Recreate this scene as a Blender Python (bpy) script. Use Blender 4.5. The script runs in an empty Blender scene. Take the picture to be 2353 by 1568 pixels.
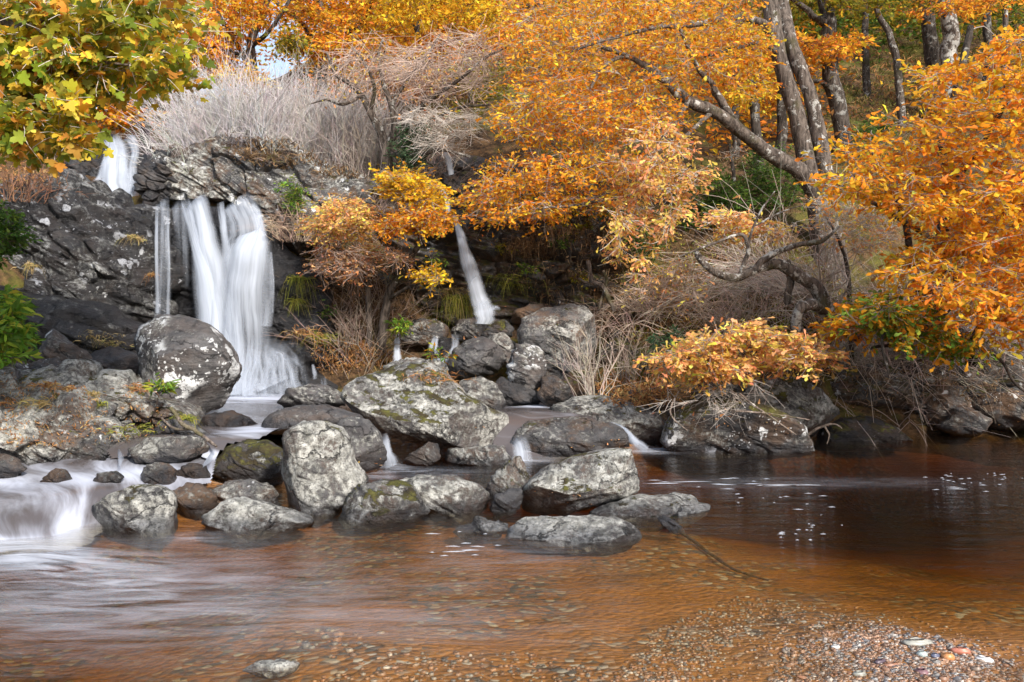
import bpy, math, random
import numpy as np
from mathutils import Vector, Matrix
from mathutils.bvhtree import BVHTree

random.seed(11)
rng = np.random.default_rng(11)
scene = bpy.context.scene
COL = scene.collection

# ------------------------------------------------------------------ camera, sky, sun, exposure
FPX, CXP, HZP, EYE = 1961.0, 1176.5, 717.0, 1.6       # focal length / principal column / horizon row of a 2353 px wide frame, eye height
cam_d = bpy.data.cameras.new('camera')
cam = bpy.data.objects.new('camera', cam_d)
COL.objects.link(cam)
cam.location = (0, 0, EYE)
cam.rotation_euler = (math.radians(90), 0, 0)
cam_d.sensor_width = 36.0
cam_d.lens = 36.0 * FPX / 2353.0
cam_d.shift_y = -(784.0 - HZP) / 2353.0
cam_d.clip_start = 0.05
cam_d.clip_end = 500
scene.camera = cam

SUN_DIR = Vector((0.42, -0.72, 0.55)).normalized()     # towards the sun: high, behind the viewer's right shoulder
world = bpy.data.worlds.new('World')
scene.world = world
world.use_nodes = True
wn = world.node_tree
sky = wn.nodes.new('ShaderNodeTexSky')
sky.sky_type = 'NISHITA'
sky.sun_disc = False
sky.sun_elevation = math.asin(SUN_DIR.z)
sky.sun_rotation = math.atan2(SUN_DIR.x, SUN_DIR.y)
sky.dust_density = 2.0
wn.nodes['Background'].inputs['Strength'].default_value = 0.12
veil = wn.nodes.new('ShaderNodeMix')                    # thin bright cloud veil over the whole sky
veil.data_type = 'RGBA'
veil.inputs[0].default_value = 0.35
veil.inputs[7].default_value = (4.6, 5.2, 6.1, 1)
wn.links.new(sky.outputs['Color'], veil.inputs[6])
wn.links.new(veil.outputs[2], wn.nodes['Background'].inputs['Color'])

sun_d = bpy.data.lights.new('sun', 'SUN')
sun = bpy.data.objects.new('sun', sun_d)
COL.objects.link(sun)
sun_d.energy = 3.3
sun_d.angle = math.radians(5)
sun_d.color = (1.0, 0.955, 0.90)
sun.rotation_euler = (-SUN_DIR).to_track_quat('-Z', 'Y').to_euler()
sun.location = SUN_DIR * 60

scene.view_settings.view_transform = 'Standard'
scene.view_settings.look = 'None'
scene.view_settings.gamma = 1.0
scene.view_settings.exposure = 0.95
scene.view_settings.use_curve_mapping = False
scene.render.engine = 'CYCLES'
cy = scene.cycles
cy.use_denoising = True
cy.max_bounces = 8
cy.diffuse_bounces = 3
cy.glossy_bounces = 2
cy.transmission_bounces = 4
cy.transparent_max_bounces = 14
cy.caustics_reflective = False
cy.caustics_refractive = False
cy.sample_clamp_indirect = 6.0
cy.use_adaptive_sampling = True
cy.adaptive_threshold = 0.02

# ------------------------------------------------------------------ helpers: space, noise, meshes
def P(x, y, d):
    return np.array([(x - CXP) / FPX * d, d, EYE - (y - HZP) / FPX * d])

def Pa(xy, d):
    xy = np.asarray(xy, float)
    d = np.broadcast_to(np.asarray(d, float), xy.shape[:1])
    return np.stack([(xy[:, 0] - CXP) / FPX * d, d, EYE - (xy[:, 1] - HZP) / FPX * d], 1)

def dw(y, z=0.0):
    return (EYE - z) * FPX / (y - HZP)

def _hash(ix, iy, iz):
    n = (ix.astype(np.int64) * 374761393 + iy.astype(np.int64) * 668265263 + iz.astype(np.int64) * 1440662683) & 0xffffffff
    n = ((n ^ (n >> 13)) * 1274126177) & 0xffffffff
    n = (n ^ (n >> 16)) & 0xffffffff
    n = (n * 2246822519) & 0xffffffff
    return ((n >> 8) & 0xffff) / 32767.5 - 1.0

def vnoise(p):
    i = np.floor(p).astype(np.int64)
    f = p - i
    u = f * f * f * (f * (f * 6 - 15) + 10)
    r = 0.0
    for dx in (0, 1):
        wx = u[:, 0] if dx else 1 - u[:, 0]
        for dy in (0, 1):
            wy = u[:, 1] if dy else 1 - u[:, 1]
            for dz in (0, 1):
                wz = u[:, 2] if dz else 1 - u[:, 2]
                r = r + wx * wy * wz * _hash(i[:, 0] + dx, i[:, 1] + dy, i[:, 2] + dz)
    return r

def fbm(p, octaves=4, gain=0.5):
    p = np.asarray(p, float)
    a, s, t = 1.0, 0.0, 0.0
    for o in range(octaves):
        s = s + a * vnoise(p * (2.03 ** o) + 17.3 * o)
        t += a
        a *= gain
    return s / t

def ridged(p, octaves=3):
    a, s, t = 1.0, 0.0, 0.0
    for o in range(octaves):
        s = s + a * (1 - 2 * np.abs(vnoise(p * (2.1 ** o) + 9.7 * o)))
        t += a
        a *= 0.5
    return s / t

def blocks(p):
    """random height per cell and the distance to the cell's edge, for jointed rock"""
    i = np.floor(p).astype(np.int64)
    f1 = np.full(len(p), 9.0); f2 = f1.copy(); val = np.zeros(len(p))
    for dx in (-1, 0, 1):
        for dy in (-1, 0, 1):
            for dz in (-1, 0, 1):
                c = i + np.array([dx, dy, dz])
                h = [_hash(c[:, 0] + k, c[:, 1] + 2 * k, c[:, 2] - k) for k in (0, 31, 67)]
                q = c + 0.5 + 0.48 * np.stack(h, 1)
                d = np.sqrt(((p - q) ** 2).sum(1))
                v = _hash(c[:, 0] - 91, c[:, 1], c[:, 2] + 13)
                near = d < f1
                f2 = np.where(near, f1, np.minimum(f2, d))
                val = np.where(near, v, val)
                f1 = np.where(near, d, f1)
    return val, f2 - f1

class RBF:
    def __init__(self, pts, vals, c=0.01):
        self.c2 = c * c
        self.p = np.asarray(pts, float)
        n = len(self.p)
        K = np.sqrt(((self.p[:, None] - self.p[None]) ** 2).sum(-1) + self.c2)
        A = np.zeros((n + 1, n + 1))
        A[:n, :n] = K + np.eye(n) * -0.004
        A[:n, n] = 1
        A[n, :n] = 1
        self.w = np.linalg.solve(A, np.append(np.asarray(vals, float), 0))
    def __call__(self, q):
        q = np.asarray(q, float)
        out = np.empty(len(q))
        for s in range(0, len(q), 20000):
            b = q[s:s + 20000]
            K = np.sqrt(((b[:, None] - self.p[None]) ** 2).sum(-1) + self.c2)
            out[s:s + 20000] = K @ self.w[:-1] + self.w[-1]
        return out

def mesh(name, verts, faces, mat=None, smooth=True, colors=None, attrs=None):
    """verts (n,3); faces (m,3) or (m,4) array, or a list of such arrays"""
    me = bpy.data.meshes.new(name)
    verts = np.asarray(verts, np.float32)
    fl = faces if isinstance(faces, list) else [faces]
    fl = [np.asarray(f, np.int32) for f in fl if len(f)]
    me.vertices.add(len(verts))
    me.vertices.foreach_set('co', verts.ravel())
    loops = np.concatenate([f.ravel() for f in fl])
    tot = np.concatenate([np.full(len(f), f.shape[1], np.int32) for f in fl])
    start = np.concatenate([[0], np.cumsum(tot)[:-1]]).astype(np.int32)
    me.loops.add(len(loops))
    me.loops.foreach_set('vertex_index', loops)
    me.polygons.add(len(tot))
    me.polygons.foreach_set('loop_start', start)
    me.polygons.foreach_set('loop_total', tot)
    if smooth:
        me.polygons.foreach_set('use_smooth', np.ones(len(tot), bool))
    me.update(calc_edges=True)
    if colors is not None:
        c = np.ones((len(verts), 4), np.float32)
        c[:, :3] = colors
        at = me.color_attributes.new('col', 'FLOAT_COLOR', 'POINT')
        at.data.foreach_set('color', c.ravel())
    for k, v in (attrs or {}).items():
        v = np.asarray(v, np.float32)
        if v.ndim == 1:
            at = me.attributes.new(k, 'FLOAT', 'POINT')
            at.data.foreach_set('value', v)
        else:
            at = me.attributes.new(k, 'FLOAT_VECTOR', 'POINT')
            at.data.foreach_set('vector', v.ravel())
    me.validate()
    if mat:
        me.materials.append(mat)
    return me

def link(name, data, parent=None, loc=(0, 0, 0), **props):
    o = bpy.data.objects.new(name, data)
    COL.objects.link(o)
    o.location = loc
    if parent is not None:
        o.parent = parent
    for k, v in props.items():
        o[k] = v
    return o

def thing(name, label, cat, loc, group=None):
    o = bpy.data.objects.new(name, None)
    o.empty_display_size = 0.2
    COL.objects.link(o)
    o.location = loc
    o['label'] = label
    o['category'] = cat
    if group:
        o['group'] = group
    return o

def grid_faces(nr, nc, wrap=False):
    r = np.arange(nr - 1)[:, None]
    c = np.arange(nc if wrap else nc - 1)[None]
    c2 = (c + 1) % nc
    a = r * nc + c
    b = r * nc + c2
    return np.stack([a, b, b + nc, a + nc], -1).reshape(-1, 4)

# ------------------------------------------------------------------ helpers: node materials
class NT:
    def __init__(self, name):
        self.m = bpy.data.materials.new(name)
        self.m.use_nodes = True
        self.t = self.m.node_tree
        self.t.nodes.clear()
        self.out = self.t.nodes.new('ShaderNodeOutputMaterial')
    def n(self, typ, ins=None, **props):
        nd = self.t.nodes.new('ShaderNode' + typ)
        for k, v in props.items():
            setattr(nd, k, v)
        for k, v in (ins or {}).items():
            self.set(nd.inputs[k], v)
        return nd
    def set(self, sock, v):
        if isinstance(v, bpy.types.NodeSocket):
            self.t.links.new(v, sock)
        elif isinstance(v, bpy.types.Node):
            self.t.links.new(v.outputs[0], sock)
        elif isinstance(v, (tuple, list)) and len(v) == 3 and sock.type == 'RGBA':
            sock.default_value = (*v, 1)
        else:
            sock.default_value = v
    def math(self, op, a, b=0.0, c=None, clamp=False):
        nd = self.n('Math', operation=op, use_clamp=clamp)
        self.set(nd.inputs[0], a)
        self.set(nd.inputs[1], b)
        if c is not None:
            self.set(nd.inputs[2], c)
        return nd.outputs[0]
    def mix(self, f, a, b, blend='MIX'):
        nd = self.n('Mix', data_type='RGBA', blend_type=blend)
        self.set(nd.inputs[0], f)
        self.set(nd.inputs[6], a)
        self.set(nd.inputs[7], b)
        return nd.outputs[2]
    def noise(self, vec, scale, detail=4, rough=0.55, dist=0.0):
        return self.n('TexNoise', {'Vector': vec, 'Scale': scale, 'Detail': detail, 'Roughness': rough, 'Distortion': dist}).outputs['Fac']
    def ramp(self, f, lo, hi):
        nd = self.n('MapRange', {'Value': f, 'From Min': lo, 'From Max': hi}, interpolation_type='SMOOTHSTEP')
        return nd.outputs[0]
    def attr(self, name, obj=True, out='Fac'):
        nd = self.n('Attribute', attribute_name=name, attribute_type='OBJECT' if obj else 'GEOMETRY')
        return nd.outputs[out]
    def mapping(self, vec, rot=(0, 0, 0), scale=(1, 1, 1)):
        return self.n('Mapping', {'Vector': vec, 'Rotation': rot, 'Scale': scale}).outputs[0]
    def done(self, shader, vol=None):
        self.t.links.new(shader if isinstance(shader, bpy.types.NodeSocket) else shader.outputs[0], self.out.inputs['Surface'])
        if vol:
            self.t.links.new(vol.outputs[0], self.out.inputs['Volume'])
        return self.m

def mat_rock():
    k = NT('rock_schist')
    pos = k.n('NewGeometry').outputs['Position']
    nor = k.n('NewGeometry').outputs['True Normal']
    sep = k.n('SeparateXYZ', {0: pos})
    lich, spots, moss, wet, warm, tone = (k.attr(a) for a in ('lichen', 'spots', 'moss', 'wet', 'warm', 'tone'))
    big = k.noise(pos, 2.2, 5, 0.6)
    fine = k.noise(pos, 22, 6, 0.7)
    st = k.mapping(pos, (0, math.radians(28), 0), (1.2, 1.6, 11))
    strat = k.noise(st, 1.6, 6, 0.68, 0.5)
    mid = k.noise(pos, 9, 8, 0.72, 0.3)
    base = k.mix(k.ramp(big, 0.32, 0.7), (0.07, 0.066, 0.066), (0.175, 0.165, 0.16))
    base = k.mix(k.math('MULTIPLY', k.ramp(mid, 0.40, 0.66), 0.75), base, (0.038, 0.036, 0.038))
    base = k.mix(k.math('MULTIPLY', k.ramp(strat, 0.46, 0.62), 0.55), base, (0.052, 0.050, 0.053))
    base = k.mix(k.math('MULTIPLY', warm, k.ramp(k.noise(pos, 3.1, 6, 0.68), 0.42, 0.62)), base, (0.19, 0.108, 0.058))
    base = k.mix(1.0, base, tone, 'MULTIPLY')
    base = k.mix(k.math('MULTIPLY', k.ramp(fine, 0.55, 0.68), 0.7), base, (0.035, 0.033, 0.033))
    # grey-green crust lichen in broken sheets and specks
    ln = k.math('ADD', k.math('MULTIPLY', k.noise(pos, 3.6, 10, 0.78, 0.4), 0.5), k.math('MULTIPLY', k.noise(pos, 24, 8, 0.78), 0.5))
    lthr = k.math('SUBTRACT', 0.635, k.math('MULTIPLY', lich, 0.18))
    lthr = k.math('SUBTRACT', k.math('ADD', lthr, k.math('MULTIPLY', k.math('SUBTRACT', 0.5, k.noise(pos, 1.25, 3)), 0.22)), k.math('MULTIPLY', k.n('SeparateXYZ', {0: nor}).outputs[2], 0.035))
    lf = k.ramp(k.math('SUBTRACT', ln, lthr), -0.03, 0.05)
    lcol = k.mix(k.ramp(k.noise(pos, 13, 6, 0.7), 0.34, 0.66), (0.22, 0.215, 0.185), (0.60, 0.585, 0.525))
    lcol = k.mix(k.math('MULTIPLY', k.ramp(k.noise(pos, 48, 4, 0.7), 0.53, 0.63), 0.75), lcol, (0.09, 0.088, 0.085))
    base = k.mix(k.math('MULTIPLY', lf, 0.88), base, lcol)
    # fine joints in the stone
    jn = k.n('TexVoronoi', {'Vector': k.mapping(k.n('VectorMath', {0: pos, 1: k.n('VectorMath', {0: k.n('TexNoise', {'Vector': pos, 'Scale': 3.0, 'Detail': 6.0, 'Roughness': 0.65}).outputs['Color'], 'Scale': 0.5}, operation='SCALE').outputs[0]}, operation='ADD').outputs[0], (0, math.radians(26), 0), (1.3, 1.3, 3.2)), 'Scale': 1.0}, feature='DISTANCE_TO_EDGE').outputs['Distance']
    jf = k.ramp(jn, 0.022, 0.004)
    jf = k.math('MULTIPLY', jf, k.ramp(k.noise(pos, 2.1, 3), 0.44, 0.56))
    base = k.mix(k.math('MULTIPLY', jf, 0.8), base, (0.022, 0.020, 0.019))
    # white rosettes
    wv = k.n('VectorMath', {0: pos, 1: k.n('VectorMath', {0: k.n('TexNoise', {'Vector': pos, 'Scale': 11.0, 'Detail': 5.0}).outputs['Color'], 'Scale': 0.20}, operation='SCALE').outputs[0]}, operation='ADD')
    vor = k.n('TexVoronoi', {'Vector': wv.outputs[0], 'Scale': 4.2, 'Randomness': 1.0}).outputs['Distance']
    vor2 = k.n('TexVoronoi', {'Vector': wv.outputs[0], 'Scale': 15.0, 'Randomness': 1.0}).outputs['Distance']
    sf = k.math('MAXIMUM', k.ramp(k.math('SUBTRACT', k.math('MULTIPLY', spots, 0.48), vor), 0.0, 0.05), k.ramp(k.math('SUBTRACT', k.math('MULTIPLY', spots, 0.33), vor2), 0.0, 0.06))
    sf = k.math('MULTIPLY', sf, k.ramp(k.noise(pos, 30, 4, 0.7), 0.36, 0.46))
    sf = k.math('MULTIPLY', sf, k.ramp(k.noise(pos, 1.7, 3), 0.42, 0.52))
    base = k.mix(sf, base, (0.66, 0.66, 0.65))
    # moss on upward faces
    nz = k.n('SeparateXYZ', {0: nor}).outputs[2]
    mn = k.math('ADD', k.math('MULTIPLY', k.noise(pos, 5.5, 6, 0.65), 1.0), k.math('MULTIPLY', nz, 0.22))
    mf = k.ramp(k.math('SUBTRACT', mn, k.math('SUBTRACT', 0.90, k.math('MULTIPLY', moss, 0.45))), -0.01, 0.05)
    mcol = k.mix(k.ramp(k.noise(pos, 7, 4), 0.4, 0.62), (0.045, 0.032, 0.012), (0.11, 0.105, 0.018))
    base = k.mix(mf, base, mcol)
    # wet rock, and the wet band at the water line
    wl = k.attr('waterline')
    band = k.ramp(k.math('SUBTRACT', k.math('ADD', sep.outputs[2], k.math('MULTIPLY', k.noise(pos, 6, 4), -0.10)), wl), 0.09, -0.02)
    wf = k.math('MAXIMUM', k.math('MULTIPLY', wet, k.ramp(k.noise(pos, 1.3, 4), 0.25, 0.5)), band)
    base = k.mix(k.math('MULTIPLY', wf, 0.72), base, k.mix(1.0, base, (0.165, 0.18, 0.24), 'MULTIPLY'))
    rough = k.math('SUBTRACT', 0.86, k.math('MULTIPLY', wf, 0.56))
    h = k.math('ADD', k.math('ADD', k.math('MULTIPLY', fine, 0.35), k.math('MULTIPLY', strat, 0.6)), k.math('MULTIPLY', k.noise(pos, 60, 3, 0.7), 0.15))
    h = k.math('SUBTRACT', k.math('ADD', k.math('ADD', h, k.math('MULTIPLY', mf, 0.5)), k.math('ADD', k.math('MULTIPLY', lf, 0.12), k.math('MULTIPLY', mid, 0.5))), k.math('MULTIPLY', jf, 0.8))
    bmp = k.n('Bump', {'Strength': 1.0, 'Distance': 0.06, 'Height': h})
    b = k.n('BsdfPrincipled', {'Base Color': base, 'Roughness': rough, 'Normal': bmp.outputs[0], 'Specular IOR Level': 0.4})
    return k.done(b)

def mat_ground():
    k = NT('forest_floor')
    pos = k.n('NewGeometry').outputs['Position']
    n1 = k.noise(pos, 0.9, 6, 0.65)
    n2 = k.noise(pos, 9, 6, 0.7)
    n3 = k.noise(pos, 0.35, 4)
    c = k.mix(k.ramp(n2, 0.35, 0.7), (0.03, 0.019, 0.011), (0.16, 0.09, 0.042))
    c = k.mix(k.math('MULTIPLY', k.ramp(n1, 0.48, 0.62), 0.8), c, k.mix(n2, (0.05, 0.055, 0.010), (0.17, 0.155, 0.030)))
    c = k.mix(k.math('MULTIPLY', k.ramp(k.noise(pos, 1.7, 6, 0.7), 0.55, 0.68), 0.75), c, (0.22, 0.125, 0.055))
    h = k.math('ADD', n2, k.math('MULTIPLY', k.noise(pos, 35, 4, 0.7), 0.4))
    bmp = k.n('Bump', {'Strength': 0.9, 'Distance': 0.06, 'Height': h})
    return k.done(k.n('BsdfPrincipled', {'Base Color': c, 'Roughness': 0.95, 'Normal': bmp.outputs[0], 'Specular IOR Level': 0.2}))

def mat_bed():
    k = NT('river_gravel')
    pos = k.n('NewGeometry').outputs['Position']
    v = k.n('TexVoronoi', {'Vector': k.mapping(pos, (0, 0, 0.2), (22, 30, 26)), 'Scale': 1.0, 'Randomness': 1.0})
    v2 = k.n('TexVoronoi', {'Vector': k.mapping(pos, (0, 0, 0.5), (60, 75, 60)), 'Scale': 1.0})
    hsv = k.n('SeparateColor', {0: v.outputs['Color']})
    c = k.mix(hsv.outputs[0], (0.18, 0.08, 0.026), (0.36, 0.175, 0.065))
    c = k.mix(k.ramp(hsv.outputs[1], 0.8, 0.9), c, (0.40, 0.37, 0.33))
    c = k.mix(k.ramp(hsv.outputs[2], 0.75, 0.9), c, (0.09, 0.085, 0.08))
    c = k.mix(k.ramp(v.outputs['Distance'], 0.6, 1.0), c, (0.05, 0.028, 0.015))
    sand = k.mix(v2.outputs['Color'], (0.25, 0.105, 0.028), (0.37, 0.17, 0.05))
    c = k.mix(k.ramp(k.noise(pos, 1.1, 4), 0.42, 0.56), c, sand)
    c = k.mix(k.math('MULTIPLY', k.ramp(k.noise(k.mapping(pos, (0, 0, 0), (0.6, 1.6, 1)), 1.6, 5, 0.7), 0.52, 0.70), 0.65), c, (0.055, 0.03, 0.016))
    # above the flood line the gravel gives way to leaf-strewn earth
    zz = k.math('ADD', k.n('SeparateXYZ', {0: pos}).outputs[2], k.math('MULTIPLY', k.noise(pos, 2.5, 5), 0.2))
    earth = k.mix(k.ramp(k.noise(pos, 9, 6, 0.7), 0.35, 0.7), (0.022, 0.014, 0.009), (0.105, 0.06, 0.03))
    earth = k.mix(k.math('MULTIPLY', k.ramp(k.noise(pos, 1.4, 6, 0.65), 0.46, 0.6), 0.8), earth, (0.055, 0.062, 0.016))
    c = k.mix(k.ramp(zz, 0.16, 0.30), c, earth)
    bmp = k.n('Bump', {'Strength': 0.8, 'Distance': 0.02, 'Height': k.math('SUBTRACT', 1.0, v.outputs['Distance'])})
    return k.done(k.n('BsdfPrincipled', {'Base Color': c, 'Roughness': 0.6, 'Normal': bmp.outputs[0]}))

def mat_pool():
    k = NT('peat_water')
    pos = k.n('NewGeometry').outputs['Position']
    foam = k.attr('foam', False)
    sw = k.noise(k.mapping(pos, (0, 0, 0.15), (0.8, 3.2, 1)), 2.2, 4, 0.6, 0.6)
    sw2 = k.noise(k.mapping(pos, (0, 0, -0.1), (3, 11, 1)), 2.5, 4, 0.6, 0.3)
    h = k.math('ADD', k.math('MULTIPLY', sw, 1.0), k.math('MULTIPLY', sw2, 0.25))
    bmp = k.n('Bump', {'Strength': 0.35, 'Distance': 0.06, 'Height': h})
    inc = k.n('NewGeometry').outputs['Incoming']
    cosi = k.math('ABSOLUTE', k.n('VectorMath', {0: inc, 1: bmp.outputs[0]}, operation='DOT_PRODUCT').outputs['Value'])
    fr = k.math('ADD', 0.02, k.math('MULTIPLY', k.math('POWER', k.math('SUBTRACT', 1.0, cosi, clamp=True), 5.0), 0.98))
    gl = k.n('BsdfGlossy', {'Color': (1, 1, 1), 'Roughness': 0.11, 'Normal': bmp.outputs[0]})
    tr = k.n('BsdfTransparent', {'Color': (0.97, 0.96, 0.95)})
    m1 = k.n('MixShader', {0: fr, 1: tr.outputs[0], 2: gl.outputs[0]})
    streak = k.noise(k.mapping(pos, (0, 0, 0.25), (0.9, 4.2, 1)), 1.9, 6, 0.62, 0.9)
    ff = k.math('MULTIPLY', foam, k.ramp(streak, 0.28, 0.72), clamp=True)
    ff = k.math('MULTIPLY', ff, 0.95)
    milk = k.n('BsdfDiffuse', {'Color': (0.56, 0.585, 0.65)})
    m2 = k.n('MixShader', {0: ff, 1: m1.outputs[0], 2: milk.outputs[0]})
    vol = k.n('VolumeAbsorption', {'Color': (0.665, 0.52, 0.06), 'Density': 2.5})
    return k.done(m2, vol)

def mat_stream():
    """silky fast water: white where it is broken, brown-grey and glossy where it is clear"""
    k = NT('silky_stream')
    pos = k.n('NewGeometry').outputs['Position']
    foam = k.attr('foam', False)
    fl = k.attr('flow', False, 'Vector')
    st = k.noise(k.mapping(fl, (0, 0, 0), (3.2, .8, 1)), 1.5, 5, 0.55, 0.6)
    st2 = k.noise(k.mapping(fl, (0, 0, 0), (26, 2.2, 1)), 1.0, 4, 0.6, 0.3)
    s = k.math('ADD', k.math('MULTIPLY', st, 0.86), k.math('MULTIPLY', st2, 0.14))
    f = k.ramp(k.math('ADD', s, k.math('MULTIPLY', k.math('SUBTRACT', foam, 0.5), 1.0)), 0.24, 0.82)
    bmp = k.n('Bump', {'Strength': 0.2, 'Distance': 0.05, 'Height': s})
    dark = k.n('BsdfPrincipled', {'Base Color': (0.085, 0.072, 0.07), 'Roughness': 0.22, 'Normal': bmp.outputs[0]})
    milk = k.n('BsdfDiffuse', {'Color': (0.50, 0.525, 0.60), 'Normal': bmp.outputs[0]})
    m = k.n('MixShader', {0: f, 1: dark.outputs[0], 2: milk.outputs[0]})
    return k.done(m)

def mat_fall():
    """falling water drawn out in soft white threads, see-through where thin"""
    k = NT('falling_water')
    fl = k.attr('flow', False, 'Vector')          # x: metres across, y: metres down, z: random offset
    u = k.attr('across', False)                   # 0..1
    dens = k.attr('dens', False)
    a = k.noise(k.mapping(fl, (0, 0, 0), (10, 0.55, 1)), 1.0, 5, 0.55, 0.35)
    b = k.noise(k.mapping(fl, (0, 0, 0), (36, 0.8, 1)), 1.0, 3, 0.6)
    s = k.math('ADD', k.math('MULTIPLY', a, 0.72), k.math('MULTIPLY', b, 0.28))
    e = k.math('MULTIPLY', k.math('MULTIPLY', u, k.math('SUBTRACT', 1.0, u)), 4.0)
    e = k.ramp(e, 0.0, 1.0)
    th = k.math('SUBTRACT', 1.0, dens)
    al = k.ramp(k.math('SUBTRACT', k.math('ADD', k.math('MULTIPLY', k.math('SUBTRACT', s, 0.5), 1.9), 0.5), th), -0.62, 0.68)
    al = k.math('MULTIPLY', k.math('MULTIPLY', al, e), k.ramp(dens, 0.0, 0.35))
    d = k.n('BsdfDiffuse', {'Color': (0.57, 0.615, 0.69)})
    t = k.n('BsdfTranslucent', {'Color': (0.57, 0.615, 0.69)})
    w = k.n('MixShader', {0: 0.3, 1: d.outputs[0], 2: t.outputs[0]})
    tr = k.n('BsdfTransparent', {})
    return k.done(k.n('MixShader', {0: al, 1: tr.outputs[0], 2: w.outputs[0]}))

def mat_leaf(name='leaf', trans=0.42):
    k = NT(name)
    c = k.attr('col', False, 'Color')
    d = k.n('BsdfPrincipled', {'Base Color': c, 'Roughness': 0.6, 'Specular IOR Level': 0.12})
    hs = k.n('HueSaturation', {'Hue': 0.5, 'Saturation': 1.0, 'Value': 1.25, 'Color': c})
    t = k.n('BsdfTranslucent', {'Color': hs.outputs[0]})
    return k.done(k.n('MixShader', {0: trans, 1: d.outputs[0], 2: t.outputs[0]}))

def mat_bark():
    k = NT('bark')
    pos = k.n('NewGeometry').outputs['Position']
    lich, tone = k.attr('lichen'), k.attr('tone')
    v = k.mapping(pos, (0, 0, 0), (9, 9, 2.2))
    n = k.noise(v, 2.4, 6, 0.7, 0.5)
    c = k.mix(k.ramp(n, 0.35, 0.65), (0.035, 0.026, 0.020), (0.17, 0.135, 0.11))
    lf = k.ramp(k.math('SUBTRACT', k.noise(pos, 7, 7, 0.72, 0.3), k.math('SUBTRACT', 0.72, k.math('MULTIPLY', lich, 0.32))), -0.02, 0.03)
    c = k.mix(lf, c, k.mix(k.noise(pos, 20, 3), (0.30, 0.28, 0.25), (0.55, 0.53, 0.48)))
    c = k.mix(k.math('MULTIPLY', k.ramp(k.noise(pos, 2.5, 5), 0.56, 0.68), 0.7), c, (0.055, 0.05, 0.015))
    tn = k.n('CombineColor', {0: tone, 1: tone, 2: tone})
    c = k.mix(1.0, c, tn.outputs[0], 'MULTIPLY')
    bmp = k.n('Bump', {'Strength': 0.9, 'Distance': 0.03, 'Height': k.math('ADD', n, k.math('MULTIPLY', lf, 0.15))})
    return k.done(k.n('BsdfPrincipled', {'Base Color': c, 'Roughness': 0.9, 'Normal': bmp.outputs[0], 'Specular IOR Level': 0.25}))

def mat_vcol(name, rough=0.8, spec=0.3):
    k = NT(name)
    c = k.attr('col', False, 'Color')
    return k.done(k.n('BsdfPrincipled', {'Base Color': c, 'Roughness': rough, 'Specular IOR Level': spec}))

def mat_pebble():
    k = NT('pebble_stone')
    c = k.attr('col', False, 'Color')
    pos = k.n('NewGeometry').outputs['Position']
    n = k.noise(pos, 55, 5, 0.65)
    c = k.mix(k.math('MULTIPLY', k.ramp(n, 0.45, 0.7), 0.4), c, (0.09, 0.07, 0.06))
    return k.done(k.n('BsdfPrincipled', {'Base Color': c, 'Roughness': 0.42}))

def mat_foam():
    k = NT('foam_fleck')
    d = k.n('BsdfDiffuse', {'Color': (0.62, 0.65, 0.70)})
    return k.done(k.n('MixShader', {0: 0.45, 1: k.n('BsdfTransparent', {}).outputs[0], 2: d.outputs[0]}))

def mat_wood():
    k = NT('weathered_wood')
    pos = k.n('NewGeometry').outputs['Position']
    n = k.noise(k.mapping(pos, (0, 0, 0), (1.5, 14, 14)), 2.0, 5, 0.65)
    c = k.mix(n, (0.012, 0.010, 0.009), (0.055, 0.044, 0.036))
    return k.done(k.n('BsdfPrincipled', {'Base Color': c, 'Roughness': 0.8}))

M = dict(rock=mat_rock(), ground=mat_ground(), bed=mat_bed(), pool=mat_pool(), stream=mat_stream(), fall=mat_fall(),
         leaf=mat_leaf(), bark=mat_bark(), twig=mat_vcol('twig_bark', 0.85), grass=mat_leaf('grass_blade', 0.3),
         pebble=mat_pebble(), foam=mat_foam(), wood=mat_wood())

# ------------------------------------------------------------------ terrain: river bed and wooded hillside
TC = []
def tc(px, d, z): TC.append(((px - CXP) / FPX * 1.0, math.log(d) * 1.0, z))
for px, py, z in [(2353, 1568, -.02), (2100, 1560, .002), (1800, 1568, -.03), (1500, 1560, -.05), (1100, 1560, -.05), (700, 1560, -.08), (300, 1560, -.2), (0, 1560, -.25),
                  (2150, 1490, .007), (2280, 1500, -.004), (2000, 1450, -.02), (1850, 1425, -.045), (1700, 1400, -.08), (2353, 1430, -.12), (2200, 1400, -.13), (2353, 1320, -.4), (2353, 1230, -.55),
                  (2000, 1300, -.24), (2050, 1350, -.2), (1700, 1280, -.13), (1800, 1330, -.14), (1400, 1320, -.11), (1500, 1420, -.09), (1250, 1420, -.10), (1000, 1300, -.15), (700, 1300, -.22), (400, 1300, -.27),
                  (100, 1350, -.3), (900, 1480, -.06), (1800, 1150, -.5), (2200, 1150, -.7), (2353, 1080, -.8), (1950, 1080, -.7), (1650, 1100, -.45), (1100, 1130, -.5), (1300, 1100, -.6), (950, 1120, -.4),
                  (600, 1420, -.12), (300, 1420, -.24), (2353, 2200, .05), (1176, 2200, -.05), (0, 2200, -.2)]:
    tc(px, dw(py, z), z)
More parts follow.
